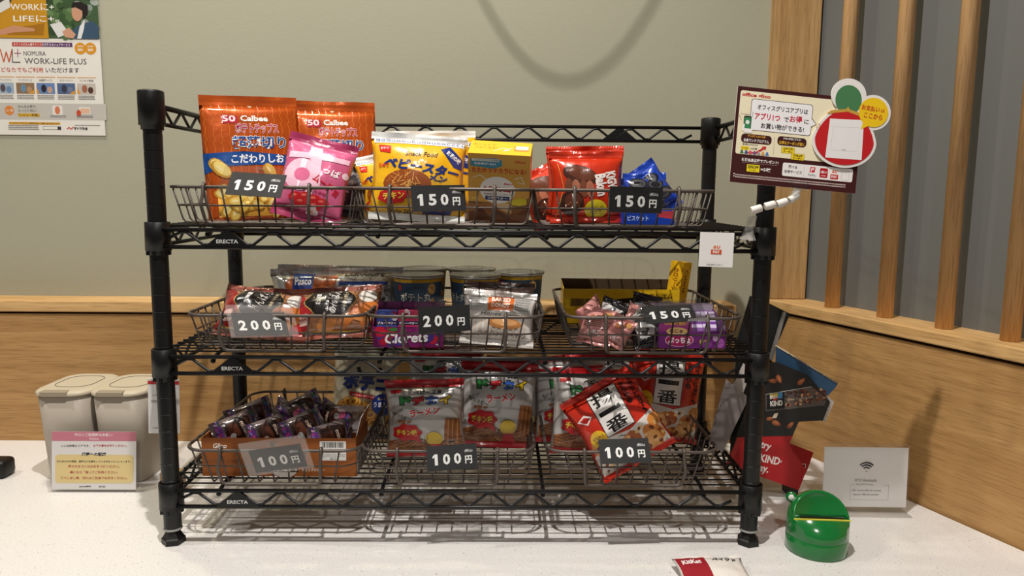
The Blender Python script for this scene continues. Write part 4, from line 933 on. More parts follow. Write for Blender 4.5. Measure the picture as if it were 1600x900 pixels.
FRAM = film('white_foil', (206, 202, 198), .25, .2, .6, .18, 30); SEALR = film('red_seal', (188, 30, 36), .3)
w, h = .132, .126
RG = 'white ramen snack bags'
bag('ramen_snack_bag', 'front white ramen snack bag in the centre of the bottom shelf', 'snack bag', w, h, .045, (.372, .105, F1+.002), (-8, -3, -5), FRAM, ramen_print(w, h), seal=.010, sealm=SEALR, seed=81, group=RG)
bag('ramen_snack_bag', 'white ramen snack bag to the right behind the front one', 'snack bag', w, h+.018, .042, (.486, .150, F1+.002), (-10, 3, 3), FRAM, ramen_print(w, h+.018), seal=.010, sealm=SEALR, seed=82, group=RG)
bag('ramen_snack_bag', 'white ramen snack bag half hidden at the right end of the centre basket', 'snack bag', w*.95, h+.015, .04, (.520, .205, F1+.002), (-8, 5, 3), FRAM, ramen_print(w*.95, h+.015), seal=.010, sealm=SEALR, seed=83, group=RG)
bag('ramen_snack_bag', 'white ramen snack bag at the back of the centre basket', 'snack bag', w, h+.034, .04, (.392, .200, F1+.002), (-6, 2, 0), FRAM, ramen_print(w, h+.034), seal=.010, sealm=SEALR, seed=84, group=RG)
bag('ramen_snack_bag', 'white ramen snack bag at the left of the right-hand basket', 'snack bag', w, h+.016, .05, (.640, .118, F1+.002), (-12, 4, 8), FRAM, ramen_print(w, h+.016), seal=.010, sealm=SEALR, seed=85, crump=.004, group=RG)
bag('ramen_snack_bag', 'white ramen snack bag peeking out behind its twin in the right-hand basket', 'snack bag', w, h+.024, .04, (.622, .190, F1+.002), (-8, -3, 4), FRAM, ramen_print(w, h+.012), seal=.010, sealm=SEALR, seed=86, group=RG)
def age_print(w, h):
    p = Print()
    p.poly([(-w*.47, h*.03), (w*.47, h*.03), (w*.47, h*.46), (w*.1, h*.38), (-w*.2, h*.42), (-w*.47, h*.30)], (226, 218, 210)); blobs(p, 14, -w*.42, w*.44, h*.06, h*.36, w*.12, h*.08, [(196, 112, 46), (216, 140, 66), (176, 92, 36), (230, 168, 96), (206, 124, 58)], 12); blobs(p, 30, -w*.42, w*.44, h*.06, h*.36, w*.03, h*.02, [(236, 190, 120), (150, 76, 30), (120, 60, 26)], 13)
    p.rect(-w*.47, w*.47, h*.03, h*.065, (190, 30, 32))
    p.poly([(-w*.20, h*.42), (w*.20, h*.42), (w*.22, h*.90), (-w*.18, h*.90)], (236, 232, 228)); p.line([(-w*.20, h*.42), (w*.20, h*.42), (w*.22, h*.90), (-w*.18, h*.90), (-w*.20, h*.42)], .0012, (30, 26, 26))
    for i, ch in enumerate('揚一番'): p.text(ch, 0, h*.82-h*.155*i, w*.30, h*(.15 if ch != '一' else .05), (24, 20, 20), .018)
    p.vtext('カラッと油で、', w*.40, h*.90, h*.060, (30, 22, 20), .03); p.vtext('からり。', w*.29, h*.88, h*.062, (30, 22, 20), .03)
    p.ell(-w*.31, h*.45, w*.11, h*.10, (240, 190, 40), 22); p.text('はちみつ', -w*.31, h*.475, w*.15, h*.035, (60, 36, 20), .02); p.text('仕立て', -w*.31, h*.43, w*.12, h*.035, (60, 36, 20), .02); p.ell(-w*.30, h*.35, w*.10, h*.05, (90, 40, 100)); p.text('使いきり', -w*.30, h*.35, w*.13, h*.03, (230, 200, 220), .02)
    p.poly([(-w*.44, h*.72), (-w*.32, h*.76), (-w*.24, h*.70), (-w*.34, h*.64)], (236, 226, 220)); p.poly([(-w*.41, h*.715), (-w*.33, h*.735), (-w*.27, h*.70), (-w*.34, h*.66)], (206, 40, 36))
    return p
FAGE = film('scarlet_film', (206, 46, 26), .26, .05, .7, .2, 30)
w, h = .128, .140
bag('rice_cracker_bag', 'red rice cracker bag lying tilted at the front of the bottom right basket', 'snack bag', w, h, .044, (.712, .030, F1+.020), (-20, -31, 4), FAGE, age_print(w, h), seal=.010, seed=91, crump=.0045, group='red rice cracker bags')
bag('rice_cracker_bag', 'red rice cracker bag standing at the back right of the bottom shelf', 'snack bag', w, h+.018, .045, (.775, .190, F1+.002), (-8, 6, -3), FAGE, age_print(w, h+.018), seal=.010, seed=92, crump=.004, group='red rice cracker bags')
bag('rice_cracker_bag', 'red rice cracker bag mostly hidden in the middle of the right-hand basket', 'snack bag', w, h+.012, .04, (.700, .215, F1+.002), (-6, -2, 2), FAGE, age_print(w, h+.012), seal=.010, seed=93, crump=.004, group='red rice cracker bags')
# ------------------------------------------------------------ things round the rack
# payment sign on a bead chain
t = thing('payment_sign', 'brown and cream payment sign with red purse cut-out on bead chain', 'sign', (.8993, -.0389, .6051), (-5.82, 4.72, 3.05)); w, h = .18, .131
U = lambda u, v: ((u-.5)*w, (.5-v)*h)
def RR(p, u0, u1, v0, v1, r, c): p.rrect((u0-.5)*w, (u1-.5)*w, (.5-v1)*h, (.5-v0)*h, r, c)
def TX(p, s, u, v, uw, vh, c, b=.0, **k): p.text(s, (u-.5)*w, (.5-v)*h, uw*w, vh*h, c, b, **k)
b = NB(); box(b, -w/2, w/2, 0, .0012, -h/2, h/2); obj('board', b, M('sign_card_edge', (222, 216, 208), .5), t)
p = Print(); BRW = (66, 26, 26)
p.rect(-w/2, w/2, -h/2, h/2, BRW); RR(p, .025, .985, .04, .70, .003, (244, 234, 202)); TX(p, 'office glico', .15, .085, .225, .05, (196, 32, 44), .035)
RR(p, .115, .602, .115, .445, .004, (40, 34, 34)); RR(p, .119, .598, .121, .439, .0036, (246, 244, 246)); p.poly([U(.595, .26), U(.635, .315), U(.595, .345)], (246, 244, 246)); p.line([U(.60, .255), U(.638, .317), U(.60, .35)], .0006, (40, 34, 34))
TX(p, 'オフィスグリコアプリは', .365, .195, .40, .058, (40, 34, 34), .02); TX(p, 'アプリ1つ', .25, .29, .20, .072, (204, 34, 62), .03); TX(p, 'で', .40, .30, .04, .05, (40, 34, 34), .02); TX(p, 'お得', .475, .285, .10, .072, (204, 34, 62), .03); TX(p, 'に', .56, .30, .035, .05, (40, 34, 34), .02); TX(p, 'お買い物ができる!', .375, .385, .34, .060, (40, 34, 34), .02)
p.line([U(.03, .30), U(.05, .35)], .0005, (60, 50, 50)); p.line([U(.135, .25), U(.13, .31)], .0005, (60, 50, 50)); RR(p, .068, .128, .30, .45, .002, (40, 36, 38)); RR(p, .073, .123, .315, .435, .0015, (60, 140, 90)); p.ell(*U(.098, .365), .0028, .0028, (240, 244, 240)); RR(p, .072, .14, .43, .475, .002, (248, 246, 244)); RR(p, .064, .078, .385, .46, .001, (248, 246, 244))
TX(p, 'アプリがあれば', .075, .285, .07, .016, (60, 50, 50), .01)
RR(p, .06, .30, .485, .58, .005, BRW); TX(p, '使えば使うほどお得!', .18, .505, .14, .022, (240, 180, 60), .02); TX(p, '会員ランクプログラム', .18, .55, .20, .035, (246, 240, 236), .02)
RR(p, .345, .575, .475, .57, .005, BRW); TX(p, '対象の商品に使える!', .46, .495, .14, .022, (246, 240, 236), .02); TX(p, 'お得なクーポンが届く', .46, .54, .20, .038, (240, 190, 60), .02); p.line([U(.322, .49), U(.322, .685)], .0004, (130, 120, 100))
TX(p, '毎月最大1個もらえる', .135, .595, .12, .02, (50, 40, 40), .02); RR(p, .065, .13, .615, .655, .0006, (240, 210, 40)); TX(p, 'クーポン', .0975, .635, .05, .02, (60, 50, 20), .02); TX(p, '×5週間', .165, .635, .055, .02, (50, 40, 40), .02)
p.poly([U(.10, .672), U(.18, .668), U(.235, .615), U(.225, .605), U(.262, .598), U(.258, .638), U(.248, .628), U(.19, .682), U(.10, .682)], (206, 40, 44))
for k, cc in enumerate(((60, 120, 80), (60, 90, 150), (220, 90, 110), (120, 90, 150), (170, 160, 170), (220, 160, 80), (90, 130, 200))): p.ell(*U(.075+.033*k, .668), .0017, .0017, cc, 12); RR(p, .062+.033*k, .088+.033*k, .677, .692, .0002, cc)
for (u, v, s1) in ((.435, .615, '15円割引'), (.515, .675, '15%off')): RR(p, u-.052, u+.052, v-.033, v+.033, .0006, (40, 34, 30)); RR(p, u-.050, u+.050, v-.031, v+.031, .0006, (246, 214, 40)); TX(p, s1, u, v-.014, .075, .022, (50, 40, 20), .03); TX(p, 'クーポン', u, v+.014, .075, .022, (50, 40, 20), .03)
TX(p, '新規会員登録でプレゼント!', .225, .755, .29, .036, (246, 240, 236), .03); p.line([U(.085, .785), U(.36, .785)], .0003, (200, 170, 160)); RR(p, .125, .225, .80, .875, .0006, (246, 224, 40)); TX(p, '20%OFF', .175, .825, .085, .032, (40, 30, 20), .03); TX(p, 'クーポン', .175, .858, .06, .02, (40, 30, 20), .02); TX(p, '×5枚', .275, .84, .085, .042, (246, 240, 236), .03)
RR(p, .405, .965, .745, .885, .0025, (246, 242, 240)); TX(p, '選べる', .485, .785, .07, .034, (50, 40, 40), .02); TX(p, '決済サービス', .49, .835, .14, .034, (50, 40, 40), .02); p.line([U(.575, .76), U(.575, .872)], .0003, (190, 180, 176))
p.poly([U(.625, .765), U(.665, .765), U(.66, .82), U(.62, .82)], (214, 36, 52)); TX(p, 'P', .643, .792, .024, .04, (250, 246, 246), .03, shear=.15); TX(p, 'PayPay', .642, .852, .06, .03, (60, 56, 56), .0)
RR(p, .702, .765, .765, .865, .002, (186, 20, 34)); TX(p, 'd払い', .733, .805, .05, .03, (250, 246, 246), .03); TX(p, '•••', .733, .845, .035, .01, (250, 246, 246), .03)
RR(p, .788, .850, .765, .87, .0006, (250, 246, 244)); TX(p, 'au', .819, .79, .04, .03, (226, 86, 40), .02, shear=.2); RR(p, .788, .850, .82, .87, .0006, (204, 36, 40)); TX(p, 'PAY', .819, .845, .045, .03, (250, 246, 244), .03); p.line([U(.875, .77), U(.935, .77), U(.935, .865), U(.875, .865), U(.875, .77)], .0003, (200, 196, 190))
tiny(p, -w*.02, -h*.43, w*.88, h*.045, 2, (206, 186, 180), 7); p.ell(*U(.03, .91), .0009, .0009, (240, 230, 226), 8); p.ell(*U(.03, .935), .0009, .0009, (240, 230, 226), 8)
p.build('board_print', PAPER, t)
# die-cut purse card fixed to the front of the board
def EP(u, v, a, b_, n=40): x, z = U(u, v); return [(x+a*w*math.cos(2*PI*k/n), z+b_*h*math.sin(2*PI*k/n)) for k in range(n)]
purse = []
for k in range(48):
    a = 2*PI*k/48; s_ = math.sin(a); x, z = U(.865, .43)
    purse.append((x + (.258 - .05*max(0, s_))*w*math.cos(a), z - .03*h + (.355)*h*s_*(1 if s_ > 0 else .80)))
WC = M('white_cut_card', (240, 236, 232), .5)
b = NB(); prism(b, purse, -.0030, -.0018); prism(b, EP(.868, -.02, .140, .175), -.00302, -.00182); prism(b, EP(1.075, .135, .140, .185), -.00304, -.00184); prism(b, rrect_pts((.80-.5)*w, (1.02-.5)*w, (.5-.25)*h, (.5-.02)*h, .004), -.00301, -.00181); c_ = obj('purse_cutout', b, WC, t)
p = Print(); x, z = U(.865, .43); p.ell(*U(.868, .03), .105*w, .155*h, (74, 128, 84), 30)
p.poly([(x+(px-x)*.91, z+(pz-z)*.91) for px, pz in purse], (200, 34, 40)); p.poly([U(.70, .20), U(.74, .155), U(.87, .125), U(1.0, .165), U(1.03, .215), U(1.0, .20), U(.87, .155), U(.75, .185)], (206, 160, 70)); p.poly([U(.845, .15), U(.87, .10), U(.895, .15)], (206, 160, 70))
p.line(EP(.645, .33, .016, .022, 14), .0008, (206, 160, 70))
p.poly([U(.735, .245), U(1.005, .225), U(1.015, .645), U(.725, .655)], (242, 240, 240)); p.line([U(.765, .325), U(.975, .31), U(.98, .56), U(.76, .565), U(.765, .325)], .0002, (214, 210, 210)); TX(p, '12077', .865, .555, .03, .012, (120, 116, 116), .0)
p.poly(EP(1.075, .135, .118, .155), (244, 202, 30)); p.poly([U(1.0, .24), U(1.06, .27), U(.985, .325)], (244, 202, 30)); TX(p, 'お支払い', 1.05, .095, .145, .058, (196, 56, 36), .03, rot=-4); TX(p, 'は', 1.148, .108, .03, .035, (196, 56, 36), .02); TX(p, 'ここから', 1.075, .175, .15, .058, (196, 56, 36), .03, rot=-4)
o = p.build('purse_print', PAPER, t, y0=-.0031)
b = NB(); box(b, -.004, .020, -.0030, .003, -h/2-.003, -h/2+.011, bev=.0006, seg=1); obj('clear_holder', b, ACRYL, t)
Minv = (Matrix.Translation(t.location) @ t.rotation_euler.to_matrix().to_4x4()).inverted()
BW = M('white_bead', (232, 228, 222), .35)
BP = [at(1243, 303, -.040), at(1240, 309, -.041), at(1222, 317, -.043), at(1203, 321, -.043), at(1182, 327, -.042)]
for i, q in enumerate(BP):
    dr = (BP[min(i+1, 4)] - BP[max(i-1, 0)]).normalized()
    b = NB(); tube(b, [q-dr*.0075, q-dr*.0065, q+dr*.0065, q+dr*.0075], [.0044, .0055, .0055, .0044], 14); b.transform(Minv); obj('bead', b, BW, t)
b = NB(); tube(b, [at(1245, 296, -.039)] + BP + [at(1177, 341, -.040)], .0016, 8); b.transform(Minv); obj('chain_core', b, ACRYL, t)
c0_, c1_ = at(1177, 338, -.040), at(1168, 376, -.022)
b = NB(); 
for dx in (0, 1):
    off = Vector((0, .009*dx, -.001*dx)); a_, e_ = c0_+off*.3, c1_+off
    pts = [a_+Vector((-.0060, 0, 0)), a_+Vector((.0055, 0, 0)), a_.lerp(e_, .55)+Vector((.0045, -.001, 0)), e_+Vector((.0115, 0, 0)), e_+Vector((-.0095, 0, .003)), a_.lerp(e_, .6)+Vector((-.0062, -.001, 0))]
    f1 = [b.verts.new(q) for q in pts]; f2 = [b.verts.new(q+Vector((0, .0016, 0))) for q in pts]; b.faces.new(f1); b.faces.new(f2[::-1])
    for i in range(6): b.faces.new((f1[i], f2[i], f2[(i+1) % 6], f1[(i+1) % 6]))
bmesh.ops.recalc_face_normals(b, faces=b.faces[:]); b.transform(Minv); obj('clear_clamp', b, CLAMPM, t)

# small white payment card on the rail
t = thing('payment_card', 'small square white payment card hung on the top shelf rail', 'card', (.801, -.0165, .4515), (-2, 1.5, 2)); w = .0495
b = NB(); prism(b, [(-w/2, -w/2), (w/2, -w/2), (w/2, w/2), (-w/2, w/2)], 0, .0006); obj('card', b, M('white_paper', (244, 242, 240), .6), t)
p = Print(); p.line([(-w*.42, -w*.36), (w*.42, -w*.36)], .0002, (222, 220, 218)); p.rect(-w*.15, w*.15, -w*.02, w*.13, (246, 240, 236)); p.text('au', 0, w*.075, w*.2, w*.09, (226, 110, 60), .02, shear=.25); p.rect(-w*.16, w*.15, -w*.13, -w*.0, (214, 84, 50)); p.text('PAY', 0, -w*.065, w*.2, w*.085, (250, 246, 240), .04); p.text('取扱番号 53471 1', -w*.02, -w*.435, w*.5, w*.05, (90, 88, 88), .0)
p.build('print', PAPER, t)

# poster on the wall
PW, PH = .262, .372
o0 = at(165, 212, .5285)
t = thing('wall_poster', 'office service poster with photos and orange lettering on the wall', 'poster', (o0.x-PW/2, .5285, o0.z), (0, 0, 0))
b = NB(); box(b, -PW/2, PW/2, 0, .0008, 0, PH); obj('sheet', b, M('poster_paper', (244, 240, 232), .5), t)
b = NB(); box(b, -PW/2-.002, PW/2+.003, -.0018, -.0013, -.004, PH+.003); obj('clear_cover', b, CLEAR, t)
K = 1/724.
def PX(px, py): return (PW/2 + (px-165 + 12*(212-py)/212)*K, (212-py)*K)
def PR(p, x0, x1, y0, y1, c): a = PX(x0, y1); b_ = PX(x1, y0); p.rect(a[0], b_[0], a[1], b_[1], c)
def PT(p, s, px, py, wp, hp, c, bd=0., **k): x, z = PX(px, py); p.text(s, x, z, wp*K, hp*K, c, bd, **k)
p = Print(); LX = -PW/2
z70 = PX(0, 70)[1]
p.rect(LX, PW/2, z70, PH, (196, 148, 40)); p.rect(PX(75, 0)[0], PW/2, z70, PX(0, 8)[1], (70, 96, 62)); blobs(p, 40, PX(80, 0)[0], PX(112, 0)[0], z70+.004, PX(0, 12)[1], .010, .008, [(60, 90, 50), (88, 120, 70), (110, 140, 92), (50, 74, 44)], 3)
blobs(p, 14, PX(118, 0)[0], PW/2-.004, PX(0, 62)[1], PX(0, 15)[1], .010, .007, [(150, 160, 150), (120, 136, 120), (96, 120, 90), (176, 184, 176)], 5)
p.rect(PX(100, 0)[0], PW/2, PX(0, 12)[1], PH, (120, 88, 26)); 
for k in range(9): a_ = PX(108+5*k, 14); e_ = PX(124+4*k, -20); p.line([a_, (a_[0]+.01, a_[1]+.02), e_], .0022, [(196, 150, 50), (60, 44, 20), (226, 184, 80)][k % 3])
p.poly([PX(112, 70), PX(116, 58), PX(128, 50), PX(146, 44), PX(156, 52), PX(156, 70)], (62, 88, 112)); p.poly([PX(124, 70), PX(128, 52), PX(136, 42), PX(134, 56), PX(130, 70)], (230, 230, 230)); p.ell(*PX(124, 33), 8*K, 12*K, (206, 158, 128), 18); p.poly([PX(115, 26), PX(118, 18), PX(130, 17), PX(140, 22), PX(140, 34), PX(133, 42), PX(132, 30), PX(122, 25)], (36, 30, 28)); p.poly([PX(84, 50), PX(100, 46), PX(112, 62), PX(96, 69)], (226, 226, 224)); p.poly([PX(102, 60), PX(112, 54), PX(122, 64), PX(118, 70), PX(106, 68)], (210, 160, 130))
p.poly([(LX, z70), PX(82, 70), PX(78, 10), PX(70, -10), (LX, PX(0, -10)[1])], (206, 150, 30)); p.poly([PX(30, 56), PX(76, 48), PX(74, 66), PX(20, 66)], (170, 116, 24)); p.poly([PX(2, 44), PX(26, 20), PX(36, 0), PX(20, -20), (LX, PX(0, -20)[1]), (LX, PX(0, 44)[1])], (70, 62, 56)); p.ell(*PX(16, -2), 11*K, 14*K, (214, 166, 136), 18); p.poly([PX(4, 24), PX(24, 12), PX(26, 26), PX(8, 36)], (226, 224, 218)); p.poly([PX(0, 62), PX(30, 52), PX(60, 56), PX(62, 60), PX(30, 62), PX(4, 68)], (206, 150, 118)); p.poly([(LX, z70), PX(4, 70), PX(6, 50), (LX, PX(0, 48)[1])], (40, 32, 28))
PT(p, '働く人すべてに、', 67, 9, 86, 10, (248, 244, 236), .0); PT(p, 'WORKに+', 58, 25, 64, 10, (248, 244, 236), .01); PT(p, 'LIFEに+。', 64, 42, 68, 10, (248, 244, 236), .01)
PR(p, 27, 116, 76, 82, (196, 70, 60)); PR(p, 72, 116, 76, 82, (96, 50, 110)); PT(p, 'オフィスビル入居テナント様が使えるシェアサービス', 71, 79, 84, 4, (248, 240, 236), .02)
for (x, y) in ((128, 84), (143, 84)): p.ell(*PX(x, y), 8.6*K, 8.6*K, (226, 156, 36), 22); PT(p, '無料', x, 86, 8, 4, (250, 246, 236), .03); PT(p, '登録料', x, 81, 9, 2.6, (250, 246, 236), .02)
p.line([PX(9, 86), PX(14, 105), PX(18, 90), PX(22, 105), PX(27, 86)], .0022, (206, 90, 50)); p.line([PX(27, 86), PX(27, 105), PX(39, 105)], .0014, (70, 50, 60)); p.line([PX(35, 86), PX(35, 98)], .0014, (150, 60, 110)); p.line([PX(30, 92), PX(40, 92)], .0014, (150, 60, 110))
PT(p, 'NOMURA', 60, 92, 33, 6.5, (70, 66, 66), .0); PT(p, 'WORK-LIFE PLUS', 91, 103, 92, 8.5, (70, 66, 66), .0); PT(p, 'どなたでもご利用', 41, 116, 62, 7.5, (206, 90, 66), .01); PT(p, 'いただけます', 101, 116, 50, 7.5, (80, 66, 70), .01)
for k in range(5):
    x = 15+30.5*k; PR(p, x-14, x+14, 126, 127, (226, 160, 60)); PT(p, ['ラウンジカフェ', 'ワークスペース', '会議室サービス', 'セミナーイベント', 'ビジネス動画'][k], x, 131, 20, 3.4, (90, 84, 84), .0); PR(p, x-13, x+13, 135, 151, [(170, 186, 200), (150, 120, 90), (110, 140, 190), (90, 110, 150), (206, 196, 186)][k])
    p.ell(*PX(x-3, 143), 4*K, 6*K, [(90, 80, 90), (110, 150, 180), (40, 40, 50), (60, 60, 76), (170, 110, 80)][k], 12); p.ell(*PX(x+6, 145), 4*K, 5*K, [(110, 140, 180), (190, 150, 110), (206, 166, 146), (120, 130, 160), (90, 60, 50)][k], 12); p.poly([PX(x-14, 136), PX(x-14, 150), PX(x-9, 151), PX(x-13, 143)] if k % 2 == 0 else [PX(x+13, 151), PX(x+5, 151), PX(x+13, 145)], (226, 160, 50)); xx, zz = PX(x, 156); tiny(p, xx, zz, 25*K, 7*K, 3, (120, 114, 112), k)
PR(p, -25, 165, 165, 189, (206, 202, 194)); p.ell(*PX(21, 176), 7*K, 7*K, (226, 140, 60), 20); PT(p, 'レビュー募集', 21, 176, 11, 4, (250, 240, 226), .02); PT(p, 'みんなの声で、', 48, 170, 28, 4.4, (70, 64, 64), .01); PT(p, 'もっと便利に!', 48, 176, 27, 4.4, (70, 64, 64), .01); PR(p, 34, 66, 180, 185, (226, 180, 60)); PT(p, '「レビュー機能」', 50, 182.5, 30, 4, (80, 60, 30), .02)
p.rrect(PX(86, 180)[0], PX(101, 180)[0], PX(0, 182)[1], PX(0, 168)[1], .003, (240, 236, 230)); p.ell(*PX(93, 175), 4*K, 6*K, (222, 130, 90), 14); PR(p, 126, 142, 170, 180, (240, 236, 230)); PR(p, 128, 141, 172, 179, (236, 190, 160)); p.ell(*PX(125, 179), 3.5*K, 5*K, (206, 80, 50), 14); xx, zz = PX(94, 184); tiny(p, xx, zz, 24*K, 4*K, 2, (120, 114, 112), 8); xx, zz = PX(134, 184); tiny(p, xx, zz, 24*K, 4*K, 2, (120, 114, 112), 9)
PR(p, 20, 97, 193, 196.5, (232, 176, 60)); PT(p, 'ワークライフプラスのご登録方法は、お問い合わせはこちら', 58, 194.8, 74, 2.8, (80, 60, 30), .02); xx, zz = PX(42, 201); tiny(p, xx, zz, 46*K, 8*K, 3, (110, 104, 102), 11); PR(p, 71, 94, 199, 204, (120, 116, 114)); PR(p, 71.5, 93.5, 199.5, 203.5, (244, 240, 234)); PR(p, 93, 98, 199, 204, (60, 56, 56)); p.line([PX(107, 203), PX(110, 200), PX(113, 203), PX(117, 199.5)], .0018, (206, 60, 50)); PT(p, '野村不動産', 128, 202, 20, 4.4, (60, 50, 52), .02); xx, zz = PX(138, 197); tiny(p, xx, zz, 38*K, 2.4*K, 1, (110, 104, 102), 12)
p.build('print', PAPER, t)

# grey lidded bins
BIN = M('warm_grey_plastic', (176, 166, 152), .45, 0, .4)
def bin_(label, loc):
    t = thing('lidded_bin', label, 'bin', loc, (0, 0, 0), 'grey lidded bins'); w, d, h = .099, .138, .164
    b = NB(); rings = []
    for z, k in ((0, .80), (.004, .815), (.05, .86), (.10, .915), (h, .975), (h, .93), (.02, .78)):
        rings.append([b.verts.new((x, y, z)) for x, y in rrect_pts(-w/2*k, w/2*k, -d/2*k, d/2*k, .030*k, 6)])
    n = len(rings[0])
    for A, D in zip(rings, rings[1:]):
        for k in range(n): b.faces.new((A[k], A[(k+1) % n], D[(k+1) % n], D[k])).smooth = True
    b.faces.new(rings[0][::-1]); b.faces.new(rings[-1]); obj('bin_body', b, BIN, t)
    b = NB(); rings = []
    for z, k in ((h+.0005, .96), (h+.0005, 1.02), (h+.003, 1.03), (h+.006, 1.02), (h+.0085, .96), (h+.0095, .86), (h+.0088, .78), (h+.0088, .70)):
        rings.append([b.verts.new((x, y*(1 if k > .9 else .97), z)) for x, y in rrect_pts(-w/2*k, w/2*k, -d/2*k, d/2*k, .030*k, 6)])
    for A, D in zip(rings, rings[1:]):
        for k in range(n): b.faces.new((A[k], A[(k+1) % n], D[(k+1) % n], D[k])).smooth = True
    b.faces.new(rings[0][::-1]); b.faces.new(rings[-1]); l = obj('lid', b, M('beige_lid_plastic', (190, 178, 156), .42, 0, .4), t)
    b = NB(); ring = [(x, y, h+.0092) for x, y in rrect_pts(-w*.34, w*.34, -d*.26, d*.34, .026, 8)]; tube(b, ring, .0007, 6, closed=True); obj('flap_groove', b, M('bin_shadow_gap', (120, 110, 96), .6), l)
    b = NB(); box(b, -w*.30, w*.18, -d/2-.0035, -d/2+.012, h+.0022, h+.0096, bev=.001, seg=1); obj('finger_notch', b, M('bin_notch', (150, 138, 118), .5), l)
    return t
q1 = at(88, 616, .215); q2 = at(176, 616, .215)
bn = bin_('grey lidded bin at the far left', (q1.x, .286, 0)); dup(bn, (q2.x, .286, 0), None, 'grey lidded bin nearest the rack')
# notice in a clear stand
t = thing('notice_card', 'pink and cream notice card propped against the grey bins', 'notice', (-.219, .187, 0), (-7, 0, 0)); w, h = .150, .105
b = NB(); box(b, -w/2-.006, w/2+.006, .0012, .0018, 0, h+.006); box(b, -w/2-.006, w/2+.006, -.0012, -.0006, 0, h+.006); obj('clear_sleeve', b, CLEAR, t)
b = NB(); box(b, -w/2, w/2-.003, 0, .0008, .005, h+.002); obj('paper', b, M('notice_paper', (232, 228, 226), .55), t)
p = Print(); z0 = .005; x0, x1 = -w/2, w/2-.003; H = h-.003; XC = (x0+x1)/2; WW = x1-x0; fz = lambda v: z0+H*(1-v)
p.rect(x0, x1, fz(.16), fz(0), (206, 130, 146)); p.text('サロンご利用時のお願い', XC-.001, fz(.055), WW*.45, H*.055, (250, 240, 242), .02); p.text('Notice', XC, fz(.12), WW*.11, H*.04, (250, 240, 242), .0)
p.text('ここは共用エリアです、', XC-WW*.22, fz(.245), WW*.34, H*.042, (50, 46, 48), .02); p.text('以下の事をお守りください。', XC+WW*.19, fz(.24), WW*.40, H*.042, (190, 50, 60), .02)
p.rrect(x0+WW*.04, x1-WW*.03, fz(.89), fz(.40), .006, (232, 210, 150)); p.text('周囲への配慮', XC, fz(.39), WW*.29, H*.062, (44, 44, 62), .03)
p.text('打ち合わせや商談、面接など仕事をしている方もいらっしゃいます。', XC, fz(.515), WW*.88, H*.040, (60, 50, 40), .02)
for v, s_, ww in ((.60, '声の大きさにはお気をつけください。', .61), (.70, '横にならず座ってご利用ください。', .57), (.80, '食べこぼし等、汚れはご自身でお拭きください。', .80)): p.text(s_, XC, fz(v), WW*ww, H*.052, (176, 66, 50), .02)
p.text('pmoEX', XC-WW*.1, fz(.95), WW*.14, H*.03, (50, 46, 48), .05); p.text('H¹O', XC+WW*.1, fz(.95), WW*.075, H*.03, (50, 46, 48), .04)
p.build('print', PAPER, t)
# hanging tag behind the left post
t = thing('hanging_tag', 'white tag with a red stripe hanging behind the front left post', 'tag', (-.019, .032, .2025), (-1, 1.5, 4)); w, h = .046, .085
b = NB(); box(b, -w/2, w/2, 0, .0008, -h/2, h/2); obj('tag_card', b, MATS['white_paper'], t)
b = NB(); box(b, -w/2-.002, w/2+.002, -.0014, -.001, -h/2-.002, h/2+.004); obj('clear_cover', b, CLEAR, t)
p = Print(); p.rect(-w/2, w/2, h*.40, h*.465, (206, 62, 66)); p.text('この棚の', -w*.2, h*.2, w*.3, h*.04, (50, 46, 46), .02); tiny(p, -w*.1, h*.09, w*.6, h*.05, 2, (110, 106, 106), 3); p.text('お問合せ', -w*.2, -h*.40, w*.3, h*.025, (60, 56, 56), .01); p.build('print', PAPER, t)
b = NB(); tube(b, [(0, -.001, h/2+.002), (.006, -.004, h/2+.012), (.012, -.010, h/2+.018)], .0008, 6); obj('tie', b, ACRYL, t)
# wifi notice in acrylic stand
t = thing('wifi_stand', 'clear acrylic stand with a white wireless notice on the counter', 'sign stand', (1.106, .112, 0), (-3, 0, -1.5)); w, h = .144, .118
b = NB(); box(b, -w/2, w/2, .0010, .0024, .001, h, bev=.0003, seg=1); box(b, -w/2, w/2, -.0024, -.0010, .001, h, bev=.0003, seg=1); box(b, -w/2, w/2, -.0024, .0024, h, h+.0012); obj('acrylic_panel', b, ACRYL, t)
b = NB(); box(b, -w/2, w/2, -.022, .022, 0, .0018, bev=.0003, seg=1); obj('acrylic_base', b, ACRYL, t)
b = NB(); box(b, -w/2+.003, w/2-.001, -.0004, .0004, .010, h-.006); obj('paper', b, MATS['white_paper'], t)
p = Print(); cz = h*.66
for r_, c2 in ((.0145, 0), (.0105, 0), (.0062, 0)):
    P = [(.002+r_*math.sin(a), cz-.006+r_*math.cos(a)) for a in [R(-48+8*k) for k in range(13)]]; p.line(P, .0026, (60, 58, 66))
p.ell(.002, cz-.0065, .0010, .0010, (60, 58, 66)); p.text('H¹O Honmachi', .002, h*.475, .036, .0052, (70, 68, 72), .0); p.text('Free Wi-Fi Access', .001, h*.415, .028, .003, (90, 88, 92), .0)
p.line([(-.012, h*.405), (-.0235, h*.405), (-.0235, h*.19)], .0003, (120, 118, 122)); p.line([(-.0235, h*.19), (.0405, h*.19), (.0405, h*.405), (.031, h*.405)], .0003, (120, 118, 122))
p.text('SSID : Nomura_PMO_EX_honmachi', .004, h*.325, .048, .0030, (80, 78, 82), .01); p.text('Password : PMO_EX_honmachi', .003, h*.265, .042, .0030, (80, 78, 82), .01)
p.build('print', PAPER, t, y0=-.0004)
